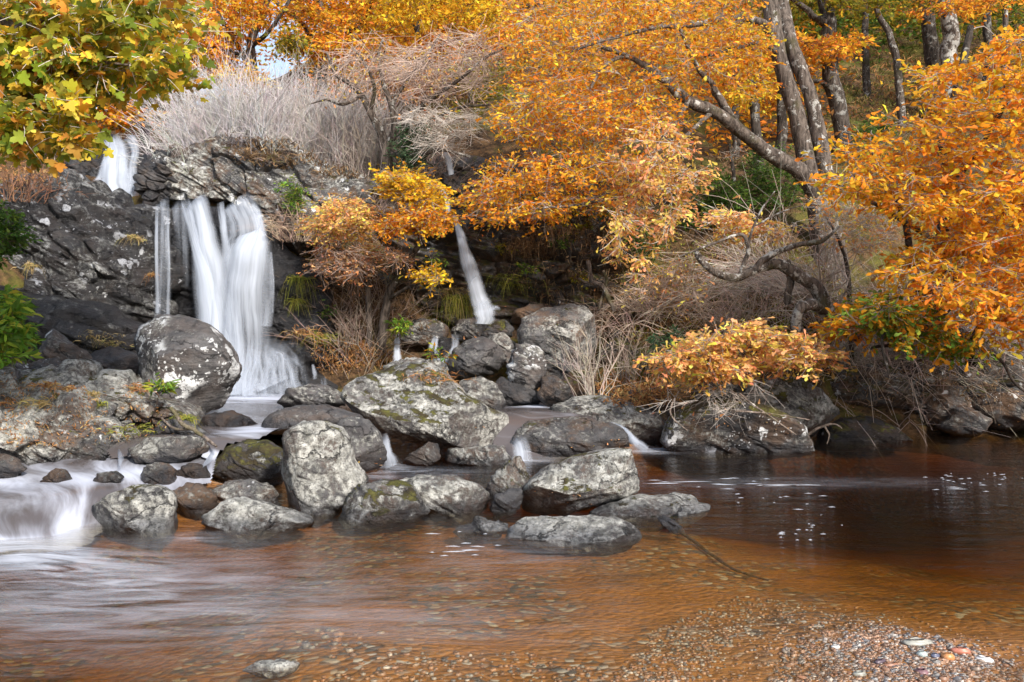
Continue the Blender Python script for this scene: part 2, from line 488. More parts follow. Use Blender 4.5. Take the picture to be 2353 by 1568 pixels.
for px, d, z in [(500, 6.7, -.12), (900, 6.9, -.15), (1300, 7.0, -.12), (1550, 6.8, -.16), (100, 6.2, -.15), (100, 7.0, .05), (300, 6.9, .05), (450, 7.2, 0), (0, 7.6, .25), (150, 8, .3), (300, 8.4, .3), (0, 8.8, .45),
                 (-300, 7.5, .5), (-300, 6, .2), (-300, 9, 1.0), (200, 9.2, .45), (400, 9.2, .3), (500, 8.6, .2), (600, 9.5, .15), (600, 11.5, .1), (550, 12.4, .1), (750, 9.5, .2), (900, 9.2, -.3), (1100, 9.1, -.4), (1300, 9.2, -.4),
                 (1000, 10.3, .3), (1200, 10.4, .2), (1350, 10.2, .2), (1450, 9.8, -.3), (1250, 11.2, .3), (1100, 11.5, .5), (1300, 12.3, .7), (1200, 13.2, 1.25), (950, 12.5, .75), (800, 12.4, .45), (720, 12.8, .6),
                 (1500, 10.6, .3), (1500, 11.5, .8), (1650, 11.2, .6), (1800, 11.3, .7), (2000, 11.2, .1), (2200, 11.5, .2), (2353, 11.5, .2), (2600, 11.5, .3), (2000, 10.4, -.8), (2300, 10.5, -.9), (2600, 10.5, -.9), (1750, 9.6, -.7), (1500, 9.4, -.5),
                 (1500, 13, 1.8), (1700, 12.5, 1.7), (1900, 12.3, 1.7), (2100, 12.3, 1.5), (2353, 12.3, 1.5), (2700, 12.4, 1.6), (1450, 14.5, 2.6), (1600, 15, 3.2), (1800, 15, 3.4), (2000, 14.5, 3.2), (2353, 14.5, 3.1),
                 (1600, 20, 5.4), (1900, 20, 5.5), (2353, 20, 5.6), (2800, 20, 5.6), (1600, 30, 11), (2000, 30, 11), (2353, 30, 11.2), (2900, 30, 11.2), (1600, 45, 21), (2353, 45, 21), (2900, 45, 21), (2000, 75, 40), (2900, 75, 40),
                 (1050, 15.3, 4.2), (1200, 15.4, 4.5), (1300, 14.8, 3.4), (1350, 14.2, 2.4), (1000, 20, 6.3), (1200, 20, 6.8), (1000, 30, 11.2), (1200, 30, 12), (1050, 45, 20), (1050, 75, 36), (1300, 20, 6.5),
                 (600, 14.8, 4.0), (800, 14.8, 3.8), (860, 14.2, 3.2), (600, 20, 5.6), (800, 20, 5.9), (600, 30, 8.0), (800, 30, 8.6), (600, 45, 11.3), (820, 45, 15), (600, 75, 16), (300, 15.5, 4.2), (300, 20, 4.8), (200, 30, 7.0),
                 (0, 30, 8), (0, 20, 5.2), (-300, 20, 6), (-500, 30, 9), (0, 45, 12), (-500, 45, 14), (0, 75, 20), (-500, 75, 22), (300, 75, 17), (50, 12.2, 3.2), (-150, 10.8, 2.4), (-500, 12, 3.4), (250, 13.6, 3.2), (450, 13.6, 3.1), (560, 13.7, 3.0),
                 (680, 13.8, 2.4), (300, 14.6, 3.3), (0, 15, 4.4), (-400, 15, 4.6), (100, 10.6, .8), (300, 12.2, .4), (420, 12.5, .2), (350, 12.9, .6), (750, 13.4, 1.6), (850, 13.4, 1.7), (1000, 13.8, 1.6), (1150, 14.2, 1.8)]:
    tc(px, d, z)
_T = RBF([(a, b) for a, b, c in TC], [c for a, b, c in TC])
def terrain_z(X, Y, det=True):
    X = np.asarray(X, float); Y = np.asarray(Y, float)
    z = _T(np.stack([X / Y, np.log(Y)], 1))
    if det:
        p = np.stack([X, Y, np.zeros_like(X)], 1)
        amp = np.clip((z - 0.1) * 0.5, 0.0, 0.25)
        z = z + amp * fbm(p * 1.3, 4) + np.where(z < 0.1, 0.025, 0.05) * fbm(p * 3.1 + 4, 3)
    return z
_rows = np.concatenate([np.linspace(1.6, 11.0, 150), 11.0 * (95 / 11.0) ** (np.linspace(0, 1, 150)[1:])])
_cols = np.linspace(-1.15, 1.15, 260)
Yg, Ug = np.meshgrid(_rows, _cols, indexing='ij')
Xg = Ug * Yg
Zg = terrain_z(Xg.ravel(), Yg.ravel()).reshape(Xg.shape)
Tv = np.stack([Xg, Yg, Zg], -1)
SPLIT = 149
me = mesh('riverbed', Tv[:SPLIT + 1].reshape(-1, 3), grid_faces(SPLIT + 1, 260), M['bed'])
riverbed = link('riverbed', me, kind='structure')
me = mesh('hillside', Tv[SPLIT:].reshape(-1, 3), grid_faces(len(_rows) - SPLIT, 260), M['ground'])
hillside = link('hillside', me, kind='structure')
SOLID_V, SOLID_F, _sv = [], [], 0
def solid(v, f):
    """remember a solid surface, so that plants and litter can be set down on it"""
    global _sv
    SOLID_V.append(np.asarray(v)); SOLID_F.append(np.asarray(f) + _sv); _sv += len(v)
solid(Tv.reshape(-1, 3), grid_faces(len(_rows), 260))
# ------------------------------------------------------------------ boulders and crags
def rock_geo(outline, d, T, Tb, seed, tilt=(0, 0), cuts=10, k=0.6, amp=0.065, strata=0.03, dip=28, na=96, nr=34, top=0.0, xcuts=(), block=None, bscale=1.5):
    if block is None:
        block = 0.0
    pl = np.asarray(outline, float)
    seg = np.roll(pl, -1, 0) - pl
    L = np.sqrt((seg ** 2).sum(1))
    cum = np.concatenate([[0], np.cumsum(L)])
    t = np.linspace(0, cum[-1], na, endpoint=False)
    idx = np.clip(np.searchsorted(cum, t, 'right') - 1, 0, len(pl) - 1)
    q = pl[idx] + seg[idx] * ((t - cum[idx]) / L[idx])[:, None]
    for _ in range(2):
        q = 0.25 * np.roll(q, 1, 0) + 0.5 * q + 0.25 * np.roll(q, -1, 0)
    x, y = pl[:, 0], pl[:, 1]
    x2, y2 = np.roll(x, -1), np.roll(y, -1)
    cr = x * y2 - x2 * y
    A = cr.sum() / 2
    c = np.array([((x + x2) * cr).sum(), ((y + y2) * cr).sum()]) / (6 * A)
    s = d / FPX
    lx, lz = (q[:, 0] - c[0]) * s, -(q[:, 1] - c[1]) * s
    rx, rz = np.ptp(lx) / 2, np.ptp(lz) / 2
    size = math.sqrt(rx * rz)
    T = T * size
    Tb = Tb * size
    nf = int(nr * .62)
    sf_ = np.linspace(0, 1, nf + 1)[1:]
    sb_ = np.linspace(1, 0, nr - nf + 2)[1:-1]
    sc = np.concatenate([sf_, sb_])
    nr = len(sc)
    yy = np.sqrt(np.clip(1 - sc ** (2 / k), 0, 1)) ** 0.85 * np.concatenate([np.full(nf, -T), np.full(nr - nf, Tb)])
    v = np.stack([lx[None] * sc[:, None], np.broadcast_to(yy[:, None], (nr, na)), lz[None] * sc[:, None]], -1).reshape(-1, 3)
    v = np.vstack([v, [[0, -T, 0], [0, Tb, 0]]])
    r = np.random.default_rng(seed)
    nrm = np.array([rx, max(T, 1e-3), rz])
    u = v / nrm
    pl_ = []
    for i in range(cuts):
        th = r.uniform(0, 2 * math.pi)
        f = r.uniform(0.35, 0.95)
        n = np.array([math.cos(th) * math.sqrt(1 - f * f), -f, math.sin(th) * math.sqrt(1 - f * f)])
        pl_.append((n, r.uniform(0.54, 0.83)))
    if top:
        pl_.append((np.array([r.uniform(-.15, .15), -0.55, 0.82]), top))
    for cx in xcuts:
        n = np.array(cx[:3], float)
        pl_.append((n / np.linalg.norm(n), cx[3]))
    for n, dd in pl_:
        tt = u @ n - dd
        u = u - np.where(tt > 0, tt, 0)[:, None] * n * 0.97
    v = u * nrm
    C = P(c[0], c[1], d)
    p = v + C
    N = v / (nrm ** 2)
    N /= np.linalg.norm(N, axis=1)[:, None] + 1e-9
    disp = amp * size * (fbm(p * (1.5 / size) + seed, 4) * 1.0 + 0.35 * ridged(p * (3.2 / size) + seed * 2, 3))
    a = math.radians(dip)
    al = p[:, 0] * math.cos(a) - p[:, 2] * math.sin(a)
    ac = p[:, 0] * math.sin(a) + p[:, 2] * math.cos(a)
    sp = np.stack([al * 0.9, p[:, 1] * 1.0, ac * 5.5 + 0.4 * fbm(p * 1.4, 2)], 1) * min(2.2, 1.1 / size ** 0.5)
    disp = disp + strata * (ridged(sp + seed, 3) + 0.6 * fbm(sp * 2.3 + 5 + seed, 2))
    if block:
        wp = np.stack([al * 1.1, p[:, 1] * 1.1, ac * 2.6], 1) * (bscale / size ** 0.6) + 0.35 * np.stack([fbm(p * 2.2 + s_, 3) for s_ in (1, 5, 9)], 1) + seed
        bv, be = blocks(wp)
        disp = disp + block * (bv * np.clip(be * 6, 0, 1)) - block * 0.8 * np.clip(1 - be * 7, 0, 1)
    disp = disp + min(0.006, 0.02 * size) * fbm(p * 21, 2)
    v = v + N * disp[:, None]
    v[:, 1] += tilt[0] * v[:, 0] + tilt[1] * v[:, 2]
    v = v + C
    f = grid_faces(nr, na, True)
    i0, i1 = nr * na, nr * na + 1
    a_ = np.arange(na); b_ = (a_ + 1) % na
    tri = np.concatenate([np.stack([np.full(na, i0), b_, a_], 1), np.stack([np.full(na, i1), (nr - 1) * na + a_, (nr - 1) * na + b_], 1)])
    return v, f, tri

ROCK_N = [0]
def rock(name, label, outline, d, T=0.8, Tb=0.9, cat='boulder', lichen=.45, spots=.0, moss=.12, wet=0.0, warm=.38, tone=1.0, waterline=-9.0, group=None, kind=None, **kw):
    ROCK_N[0] += 1
    if 'block' not in kw:
        kw['block'] = 0.012
    v, f, tri = rock_geo(outline, d, T, Tb, kw.pop('seed', ROCK_N[0] * 7 + 3), **kw)
    loc = np.array([v[:, 0].mean(), v[:, 1].mean(), v[:, 2].min()])
    f = f[:, ::-1]; tri = tri[:, ::-1]
    me = mesh(name, v - loc, [f, tri], M['rock'])
    o = link(name, me, loc=loc, lichen=lichen, spots=spots, moss=moss, wet=wet, warm=warm, tone=tone, waterline=waterline)
    if kind:
        o['kind'] = kind
    else:
        o['label'] = label; o['category'] = cat
    if group:
        o['group'] = group
    solid(v, f)
    return o

# --- crags that carry the falls (terrain)
HI = dict(na=220, nr=90, cat='cliff')
def crag(name, outline, d, **kw):
    h = dict(na=200, nr=80, k=0.42, cuts=5, block=.085, bscale=1.7); h.update(kw)
    return rock(name, None, outline, d, kind='structure', **h)
crag('cliff_slab', [(-260, 470), (-80, 430), (0, 412), (60, 400), (140, 400), (195, 430), (235, 452), (300, 472), (345, 492), (366, 540), (338, 650), (335, 720), (400, 790), (430, 860), (330, 890), (180, 870), (60, 860), (-100, 800), (-260, 700)],
     11.9, T=0.42, Tb=0.9, tilt=(0.62, 0.30), strata=.14, amp=.06, dip=29, block=.12, bscale=2.6, lichen=.55, spots=.55, moss=.2, wet=.8, warm=.25, tone=.42, na=300, nr=130, seed=31)
crag('cliff_ledge', [(-200, 640), (0, 660), (120, 690), (260, 745), (360, 790), (420, 835), (440, 880), (300, 900), (150, 860), (0, 840), (-200, 820)], 10.9, T=0.55, Tb=.8, tilt=(0.55, 0.2), strata=.07, dip=27, lichen=.35, spots=.3, wet=.85, tone=.45, warm=.15, seed=32, na=240, nr=80)
crag('cliff_behind_fall', [(300, 462), (380, 462), (470, 462), (560, 478), (610, 520), (650, 570), (700, 600), (750, 640), (760, 720), (770, 790), (820, 830), (830, 910), (640, 915), (460, 915), (330, 860), (290, 700), (290, 560)],
     13.0, T=0.25, Tb=0.6, tilt=(0.0, 0.10), strata=.09, amp=.05, dip=16, block=.11, bscale=2.4, lichen=.05, spots=0, moss=.05, wet=1.0, tone=.36, warm=.05, na=260, nr=110, seed=33)
crag('cliff_shoulder', [(310, 350), (360, 335), (430, 318), (500, 302), (560, 318), (640, 335), (720, 362), (800, 392), (870, 420), (850, 470), (760, 520), (700, 600), (650, 565), (600, 505), (560, 480), (480, 466), (400, 466), (340, 460), (315, 420)],
     14.0, T=0.32, Tb=0.8, tilt=(-0.1, 0.45), strata=.10, amp=.09, dip=32, lichen=.62, spots=.55, moss=.35, warm=.75, tone=.8, na=260, nr=100, seed=34)
crag('cliff_buttress', [(318, 345), (345, 338), (385, 350), (420, 395), (440, 440), (440, 470), (360, 470), (330, 440), (322, 390)], 13.9, T=0.5, Tb=.7, tilt=(0, .3), strata=.05, amp=.07, wet=.9, lichen=.2, tone=.6, warm=.3, seed=35)
crag('cliff_upper', [(150, 330), (200, 312), (260, 318), (330, 322), (350, 380), (350, 470), (200, 470), (150, 430)], 15.4, T=.3, Tb=.7, tilt=(0, .3), wet=.9, lichen=.15, tone=.6, seed=36)
crag('cliff_second', [(900, 400), (960, 372), (1000, 348), (1060, 340), (1120, 348), (1180, 372), (1240, 420), (1260, 500), (1150, 540), (960, 540), (900, 470)], 15.0, T=.3, Tb=.7, tilt=(0, .25), strata=.07, wet=.75, lichen=.25, moss=.35, tone=.62, warm=.5, seed=37, na=240, nr=90)
crag('cliff_mossy', [(730, 560), (820, 530), (930, 530), (1000, 505), (1080, 520), (1190, 495), (1290, 470), (1370, 490), (1420, 560), (1450, 650), (1440, 730), (1330, 760), (1150, 780), (1000, 790), (900, 850), (780, 850), (730, 760), (715, 650)],
     14.0, T=.26, Tb=.7, tilt=(-.06, .16), strata=.2, amp=.10, dip=10, block=.17, bscale=2.2, wet=.6, lichen=.4, spots=.25, moss=.62, tone=.75, warm=.85, na=300, nr=120, seed=38)
crag('cascade_rock', [(500, 915), (520, 850), (545, 780), (566, 741), (600, 748), (650, 782), (690, 812), (718, 850), (760, 872), (810, 890), (820, 920), (650, 925)], 12.75, T=.5, Tb=.6, tilt=(.1, .35), strata=.09, amp=.06, dip=5, wet=1, lichen=0, moss=0, tone=.34, warm=0, seed=39, k=.6)
crag('cascade_step', [(545, 905), (560, 850), (590, 826), (640, 822), (670, 830), (700, 860), (715, 895), (700, 918), (560, 918)], 12.45, T=.55, Tb=.6, tilt=(0, .2), strata=.05, wet=1, lichen=0, moss=0, tone=.34, warm=0, seed=40, k=.5)
crag('bank_outcrop', [(-120, 935), (0, 915), (60, 908), (130, 928), (200, 955), (262, 1000), (285, 1030), (270, 1060), (190, 1082), (90, 1085), (-120, 1090)], 7.75, T=.75, Tb=.8, tilt=(.3, .5), strata=.06, amp=.09, lichen=.78, spots=.3, moss=.25, warm=.45, tone=1.0, waterline=.24, seed=41, k=.6, na=240, nr=90)
crag('bank_shelf', [(-150, 880), (0, 870), (80, 858), (160, 848), (230, 872), (300, 898), (400, 940), (440, 975), (410, 1000), (320, 1010), (230, 1000), (120, 960), (-150, 960)], 8.7, T=.85, Tb=.9, tilt=(.4, .9), strata=.06, amp=.08, lichen=.8, spots=.25, moss=.35, warm=.5, tone=1.0, waterline=.42, seed=42, k=.6, na=260, nr=90)
crag('bank_ledge', [(1900, 980), (1905, 900), (1950, 850), (2040, 838), (2150, 835), (2250, 830), (2400, 820), (2560, 820), (2560, 1010), (2300, 1000), (2120, 990), (2000, 1000)], 11.6, T=.3, Tb=.7, tilt=(0, .2), strata=.12, amp=.09, dip=6, lichen=.5, spots=.4, moss=.5, warm=.85, tone=.85, wet=.1, seed=43, na=280, nr=90)

B = 'boulder'
# --- the row of boulders that dams the near pool
rock(B, 'flat pale slab lying lowest in the brown pool, front of the boulder row', [(1147, 1252), (1153, 1222), (1190, 1205), (1290, 1195), (1380, 1193), (1440, 1203), (1472, 1222), (1480, 1248), (1440, 1268), (1350, 1275), (1200, 1278)], 6.05, T=.75, k=.5, top=.62, lichen=.92, spots=.1, moss=.08, warm=.1, waterline=0, strata=.016, dip=4)
rock(B, 'small warm brown rock beside the flat pale slab', [(1038, 1228), (1060, 1205), (1100, 1199), (1150, 1194), (1174, 1207), (1165, 1232), (1120, 1242), (1050, 1240)], 6.32, lichen=.6, warm=.8, waterline=0)
rock(B, 'tilted blocky pale boulder with mossy shoulder and pinkish underside', [(1197, 1190), (1190, 1150), (1212, 1108), (1262, 1075), (1330, 1050), (1400, 1037), (1450, 1034), (1466, 1060), (1477, 1100), (1470, 1122), (1440, 1147), (1390, 1168), (1330, 1184), (1250, 1198)], 7.0, T=.8, k=.45, cuts=3, xcuts=[(-.15, -.75, .62, .52), (.15, -.85, -.5, .62), (.8, -.5, .1, .78)], lichen=.85, spots=.15, moss=.42, warm=.5, waterline=0, strata=.012, dip=-14, na=140, nr=50)
rock(B, 'upright mossy wedge leaning against the tilted pale boulder', [(1108, 1135), (1130, 1103), (1165, 1070), (1192, 1047), (1208, 1055), (1216, 1090), (1206, 1125), (1190, 1150), (1150, 1170), (1115, 1160)], 7.5, lichen=.6, moss=.5, warm=.5, waterline=0, xcuts=[(-.5, -.7, .4, .5)])
rock(B, 'small blue-grey stone wedged below the upright mossy wedge', [(1122, 1170), (1138, 1142), (1175, 1122), (1202, 1122), (1202, 1155), (1185, 1180), (1140, 1200)], 6.9, lichen=.1, moss=0, warm=0, wet=.4, tone=.8, waterline=.02, strata=.008)
rock(B, 'low grey slab stretching right under the tilted pale boulder', [(1345, 1192), (1395, 1162), (1470, 1145), (1560, 1141), (1620, 1150), (1658, 1172), (1640, 1195), (1600, 1203), (1540, 1210), (1480, 1222), (1400, 1212)], 6.85, T=.8, top=.6, lichen=.72, moss=.3, waterline=0, dip=0, tone=1.1)
rock(B, 'dark bar-shaped stone slipping into the pool at the low slab', [(1508, 1190), (1530, 1184), (1562, 1206), (1577, 1226), (1555, 1228), (1518, 1208)], 6.35, lichen=.05, moss=0, wet=.8, tone=.7, waterline=.0, strata=.006)
rock(B, 'broad dark-sided boulder with moss cap in the boulder row', [(772, 1170), (788, 1140), (830, 1120), (880, 1109), (940, 1118), (972, 1150), (987, 1185), (970, 1210), (900, 1222), (820, 1218), (777, 1205)], 6.72, T=.8, top=.66, lichen=.62, spots=.2, moss=.5, tone=.8, waterline=0)
rock(B, 'pale rounded boulder joined to the broad moss-capped one', [(905, 1112), (960, 1098), (1040, 1099), (1100, 1114), (1132, 1142), (1127, 1175), (1090, 1203), (1000, 1212), (950, 1200), (915, 1160)], 6.95, T=.75, top=.7, lichen=.82, moss=.1, warm=.35, waterline=0, tone=1.05)
rock(B, 'big upright pale block standing highest in the boulder row', [(634, 1095), (638, 1030), (650, 990), (690, 969), (740, 971), (782, 985), (802, 1020), (816, 1070), (842, 1108), (822, 1135), (780, 1172), (740, 1205), (680, 1195), (643, 1172), (638, 1120)], 7.0, T=.7, k=.5, cuts=4, xcuts=[(.25, -.8, .5, .62), (-.55, -.8, .1, .66)], lichen=.92, spots=.15, moss=.34, warm=.3, waterline=0, tone=1.1, na=150, nr=54, strata=.012)
rock(B, 'smooth grey boulder right behind the big upright block', [(745, 990), (795, 958), (840, 963), (872, 1000), (890, 1042), (888, 1078), (850, 1095), (800, 1085)], 8.35, lichen=.45, warm=.05, moss=0, waterline=0, tone=1.05, strata=.01)
rock(B, 'long bluish slab at the lip of the fall pool', [(600, 972), (618, 950), (680, 931), (750, 934), (812, 945), (840, 968), (800, 990), (700, 1000), (640, 1010), (606, 1006)], 8.75, lichen=.3, warm=.25, moss=.0, waterline=.42, tone=1.0, top=.62, strata=.012)
rock(B, 'rounded dark mossy boulder left of the big upright block', [(480, 1075), (498, 1036), (550, 1011), (610, 1013), (650, 1030), (655, 1090), (640, 1118), (580, 1122), (510, 1116), (484, 1100)], 7.75, lichen=.45, moss=.62, tone=.62, warm=.2, waterline=.12)
rock(B, 'black and white rounded boulder nearest the white rapids', [(174, 1205), (190, 1165), (240, 1140), (300, 1118), (360, 1117), (392, 1135), (400, 1180), (402, 1228), (340, 1248), (290, 1252), (210, 1238), (178, 1222)], 6.4, T=.85, cuts=3, xcuts=[(-.75, -.65, -.1, .35), (.35, -.8, .45, .62)], lichen=.78, spots=.1, moss=.3, tone=.75, waterline=0, na=130, nr=46, strata=.012)
rock(B, 'brown speckled egg-shaped stone between two larger pale ones', [(394, 1132), (415, 1111), (450, 1114), (498, 1146), (492, 1172), (450, 1198), (410, 1192), (398, 1165)], 6.85, lichen=.35, spots=.25, warm=.75, tone=.75, moss=0, waterline=.0, strata=.008)
rock(B, 'low pale whaleback stone at the edge of the brown pool', [(446, 1225), (468, 1187), (505, 1156), (550, 1147), (610, 1160), (680, 1180), (720, 1196), (724, 1214), (650, 1232), (560, 1246), (456, 1240)], 6.4, T=.7, lichen=.92, spots=.1, moss=.05, waterline=0, strata=.012, top=.7)
rock(B, 'pinkish lichen-flecked stone tucked behind the pale whaleback', [(486, 1138), (510, 1116), (560, 1105), (610, 1114), (634, 1140), (634, 1172), (590, 1178), (520, 1170)], 6.98, lichen=.6, spots=.25, warm=.6, waterline=0)
rock(B, 'small black stone against the rounded mossy boulder', [(403, 1085), (430, 1069), (470, 1074), (483, 1100), (468, 1120), (430, 1118), (406, 1104)], 7.25, lichen=.25, wet=.7, tone=.45, warm=.6, waterline=.18)
rock(B, 'blocky stone with ochre lichen in the white rapids', [(318, 1110), (328, 1076), (345, 1062), (380, 1064), (404, 1082), (400, 1112), (350, 1120)], 7.1, lichen=.5, warm=.8, spots=.1, tone=.9, waterline=.2)
rock(B, 'long dark rock dividing the outlet of the fall pool', [(282, 1048), (310, 1020), (350, 1007), (400, 1010), (440, 1003), (472, 1008), (480, 1034), (440, 1062), (380, 1066), (320, 1075), (287, 1070)], 7.6, lichen=.55, tone=.75, moss=.12, waterline=.24)
rock(B, 'low grey rock with a pale patch above the pool outlet', [(345, 985), (380, 968), (420, 965), (460, 985), (480, 1002), (440, 1012), (380, 1012), (350, 1004)], 8.3, lichen=.55, tone=.85, waterline=.40)
rock(B, 'small brown rock breaking the rapids below the left bank', [(92, 1116), (108, 1086), (140, 1082), (158, 1104), (140, 1122)], 7.0, lichen=.35, warm=.7, tone=.8, waterline=.2)
rock(B, 'tiny wet rock island in the middle of the rapids', [(210, 1106), (232, 1090), (262, 1088), (282, 1100), (262, 1112)], 7.0, lichen=.4, warm=.5, tone=.7, waterline=.2)
rock(B, 'brown rock at the left edge where the rapids enter', [(-40, 1090), (-10, 1044), (36, 1058), (58, 1080), (30, 1098)], 7.1, lichen=.3, warm=.5, tone=.8, waterline=.22)
# --- the left bank
rock(B, 'huge round boulder with white lichen rosettes before the waterfall', [(284, 785), (298, 748), (345, 721), (395, 724), (430, 733), (470, 745), (502, 770), (537, 815), (548, 850), (540, 882), (515, 922), (490, 948), (455, 958), (420, 950), (370, 918), (330, 893), (303, 852)], 9.4, T=.85, Tb=.85, k=.55, cuts=3, xcuts=[(-.80, -.58, .05, .58), (.1, -.55, .83, .66), (.25, -.95, -.1, .72)], lichen=.38, spots=.98, moss=.08, warm=.15, tone=.95, na=170, nr=64, strata=.014, amp=.04)
rock(B, 'dark oval stone resting on the left bank shelf', [(60, 856), (78, 828), (120, 821), (152, 845), (150, 866), (100, 872), (66, 870)], 9.3, lichen=.35, spots=.4, tone=.75, moss=0)
rock(B, 'small white-spotted stone under the green rhododendron', [(24, 862), (32, 838), (50, 832), (64, 846), (60, 868), (36, 872)], 9.2, lichen=.5, spots=.9, tone=.9)
rock(B, 'spotted grey slab leaning at the foot of the left cliff', [(76, 832), (84, 770), (106, 751), (150, 788), (196, 815), (204, 856), (150, 862), (100, 858)], 9.9, lichen=.35, spots=.5, tone=.9, moss=0)
rock(B, 'dark wet slab behind the huge round boulder', [(185, 850), (200, 800), (250, 790), (310, 815), (340, 850), (330, 890), (240, 885)], 10.2, lichen=.1, wet=.8, tone=.6, moss=.05)
rock(B, 'wet brown rock under the huge round boulder in the outlet', [(440, 980), (470, 955), (520, 945), (570, 962), (600, 985), (560, 1000), (480, 1002)], 8.9, lichen=.15, wet=.8, warm=.7, tone=.6, waterline=.44, T=.6)
# --- the middle
rock(B, 'largest sloping grey slab with moss patches, centre of the stream', [(783, 908), (800, 884), (860, 849), (930, 829), (985, 839), (1030, 870), (1070, 910), (1130, 945), (1180, 960), (1187, 1000), (1180, 1038), (1110, 1036), (1040, 1030), (960, 1020), (900, 995), (855, 970), (815, 945)], 9.5, T=.75, k=.5, cuts=4, xcuts=[(.12, -.62, .78, .5)], lichen=.8, spots=.2, moss=.46, warm=.22, na=190, nr=70, strata=.03, dip=26)
rock(B, 'low pale stone beneath the largest sloping slab', [(1008, 1066), (1020, 1036), (1100, 1028), (1165, 1028), (1175, 1062), (1120, 1086), (1050, 1090)], 9.0, lichen=.7, moss=.15, waterline=0)
rock(B, 'pointed dark stone beside the little spout', [(915, 1066), (950, 1040), (985, 1017), (1008, 1020), (1010, 1056), (960, 1080), (928, 1080)], 8.9, lichen=.3, tone=.6, waterline=0, wet=.3)
rock(B, 'purple-grey rock in the fall pool left of the largest slab', [(640, 924), (658, 898), (700, 884), (750, 889), (795, 906), (790, 935), (700, 948), (643, 946)], 10.3, lichen=.5, tone=1.05, warm=.15, waterline=.42)
rock(B, 'leaf-strewn brown slab between two small cascades', [(1172, 1005), (1208, 972), (1280, 959), (1350, 964), (1420, 984), (1448, 1006), (1444, 1038), (1380, 1060), (1280, 1066), (1198, 1058)], 9.7, T=.8, top=.56, lichen=.45, warm=.7, wet=.3, tone=.8, waterline=0, moss=.15)
rock(B, 'pale-topped slab upstream of the curving cascade', [(1230, 962), (1278, 930), (1330, 914), (1400, 909), (1455, 928), (1505, 950), (1534, 982), (1526, 1020), (1470, 1026), (1430, 1000), (1350, 985), (1262, 978)], 10.3, T=.8, top=.56, lichen=.72, spots=.15, moss=.22, tone=.9, waterline=.02)
rock(B, 'wide dark mossy boulder in the far side of the pool', [(1514, 1025), (1528, 980), (1560, 945), (1620, 925), (1700, 919), (1780, 933), (1842, 968), (1863, 1010), (1862, 1060), (1780, 1068), (1650, 1062), (1556, 1052)], 9.85, T=.6, k=.42, cuts=2, lichen=.5, spots=.72, moss=.58, tone=.6, warm=.6, waterline=.02, na=170, nr=60, amp=.05, strata=.02)
rock(B, 'pale boulder half hidden behind the wide dark mossy one', [(1685, 930), (1715, 882), (1770, 868), (1840, 868), (1892, 898), (1922, 940), (1934, 985), (1905, 1022), (1860, 1030), (1760, 1000)], 10.7, lichen=.72, spots=.35, moss=.5, warm=.4, tone=.95, waterline=.0, xcuts=[(.6, -.75, .1, .6)])
rock(B, 'dark triangular boulder alone at the far waterline', [(1866, 1032), (1900, 985), (1950, 961), (2010, 959), (2052, 978), (2094, 1010), (2094, 1034), (1980, 1042)], 10.75, lichen=.15, spots=.3, moss=.5, tone=.42, warm=.6, waterline=.02)
rock(B, 'brown blocky rock overhanging the dark water at right', [(2112, 960), (2125, 918), (2168, 890), (2225, 888), (2240, 920), (2225, 960), (2190, 990), (2140, 988)], 11.3, lichen=.42, spots=.35, moss=.3, tone=.8, warm=.85, waterline=.02)
rock(B, 'wedge-shaped brown slab jutting over the dark water', [(2162, 985), (2195, 942), (2250, 935), (2280, 960), (2275, 1000), (2235, 1015), (2195, 1005)], 11.0, lichen=.35, spots=.35, moss=.1, tone=.85, warm=.85, waterline=.02)
rock(B, 'large brown ledge block at the right edge above the water', [(2235, 930), (2270, 905), (2330, 895), (2420, 900), (2440, 985), (2350, 1000), (2280, 1004), (2262, 970)], 11.2, lichen=.42, spots=.45, moss=.25, tone=.75, warm=.85, waterline=.02)
rock(B, 'massive brown-grey boulder below the thin waterfall', [(1192, 775), (1198, 732), (1230, 711), (1300, 697), (1352, 695), (1372, 720), (1378, 785), (1368, 830), (1340, 868), (1290, 880), (1230, 868), (1200, 830)], 12.0, T=.75, k=.5, cuts=4, xcuts=[(-.05, -.5, .86, .55)], lichen=.62, spots=.1, warm=.5, moss=.2, tone=1.15, na=150, nr=54)
rock(B, 'white-patched standing boulder in front of the massive one', [(1163, 835), (1178, 800), (1210, 784), (1242, 798), (1258, 840), (1254, 875), (1232, 905), (1190, 905), (1170, 880)], 11.0, lichen=.4, spots=.85, warm=.2, moss=.1, T=.8)
rock(B, 'smooth grey boulder left of the white-patched one', [(1016, 858), (1033, 810), (1070, 779), (1110, 774), (1152, 798), (1164, 832), (1144, 860), (1090, 878), (1028, 880)], 11.6, lichen=.42, spots=.2, warm=.1, moss=.05, T=.8)
rock(B, 'pale stone squeezed above the smooth grey boulder', [(1116, 785), (1130, 762), (1162, 768), (1194, 800), (1188, 840), (1150, 850)], 12.1, lichen=.75, spots=.3, moss=.2, warm=.3)
rock(B, 'pale rounded stone above the small middle pool', [(1046, 905), (1058, 875), (1100, 866), (1142, 888), (1164, 922), (1160, 955), (1110, 952), (1066, 928)], 10.6, lichen=.8, moss=.2, warm=.3, waterline=.38)
rock(B, 'dark wet stone between two pale ones at the middle pool', [(1112, 895), (1150, 868), (1200, 885), (1246, 908), (1240, 945), (1165, 940)], 11.0, lichen=.25, wet=.5, tone=.6, warm=.3, waterline=.38)
rock(B, 'angular dark stone right of the middle pool', [(1236, 915), (1244, 870), (1272, 862), (1314, 888), (1326, 925), (1270, 942)], 10.75, lichen=.4, tone=.7, warm=.5, moss=.3, waterline=.38)
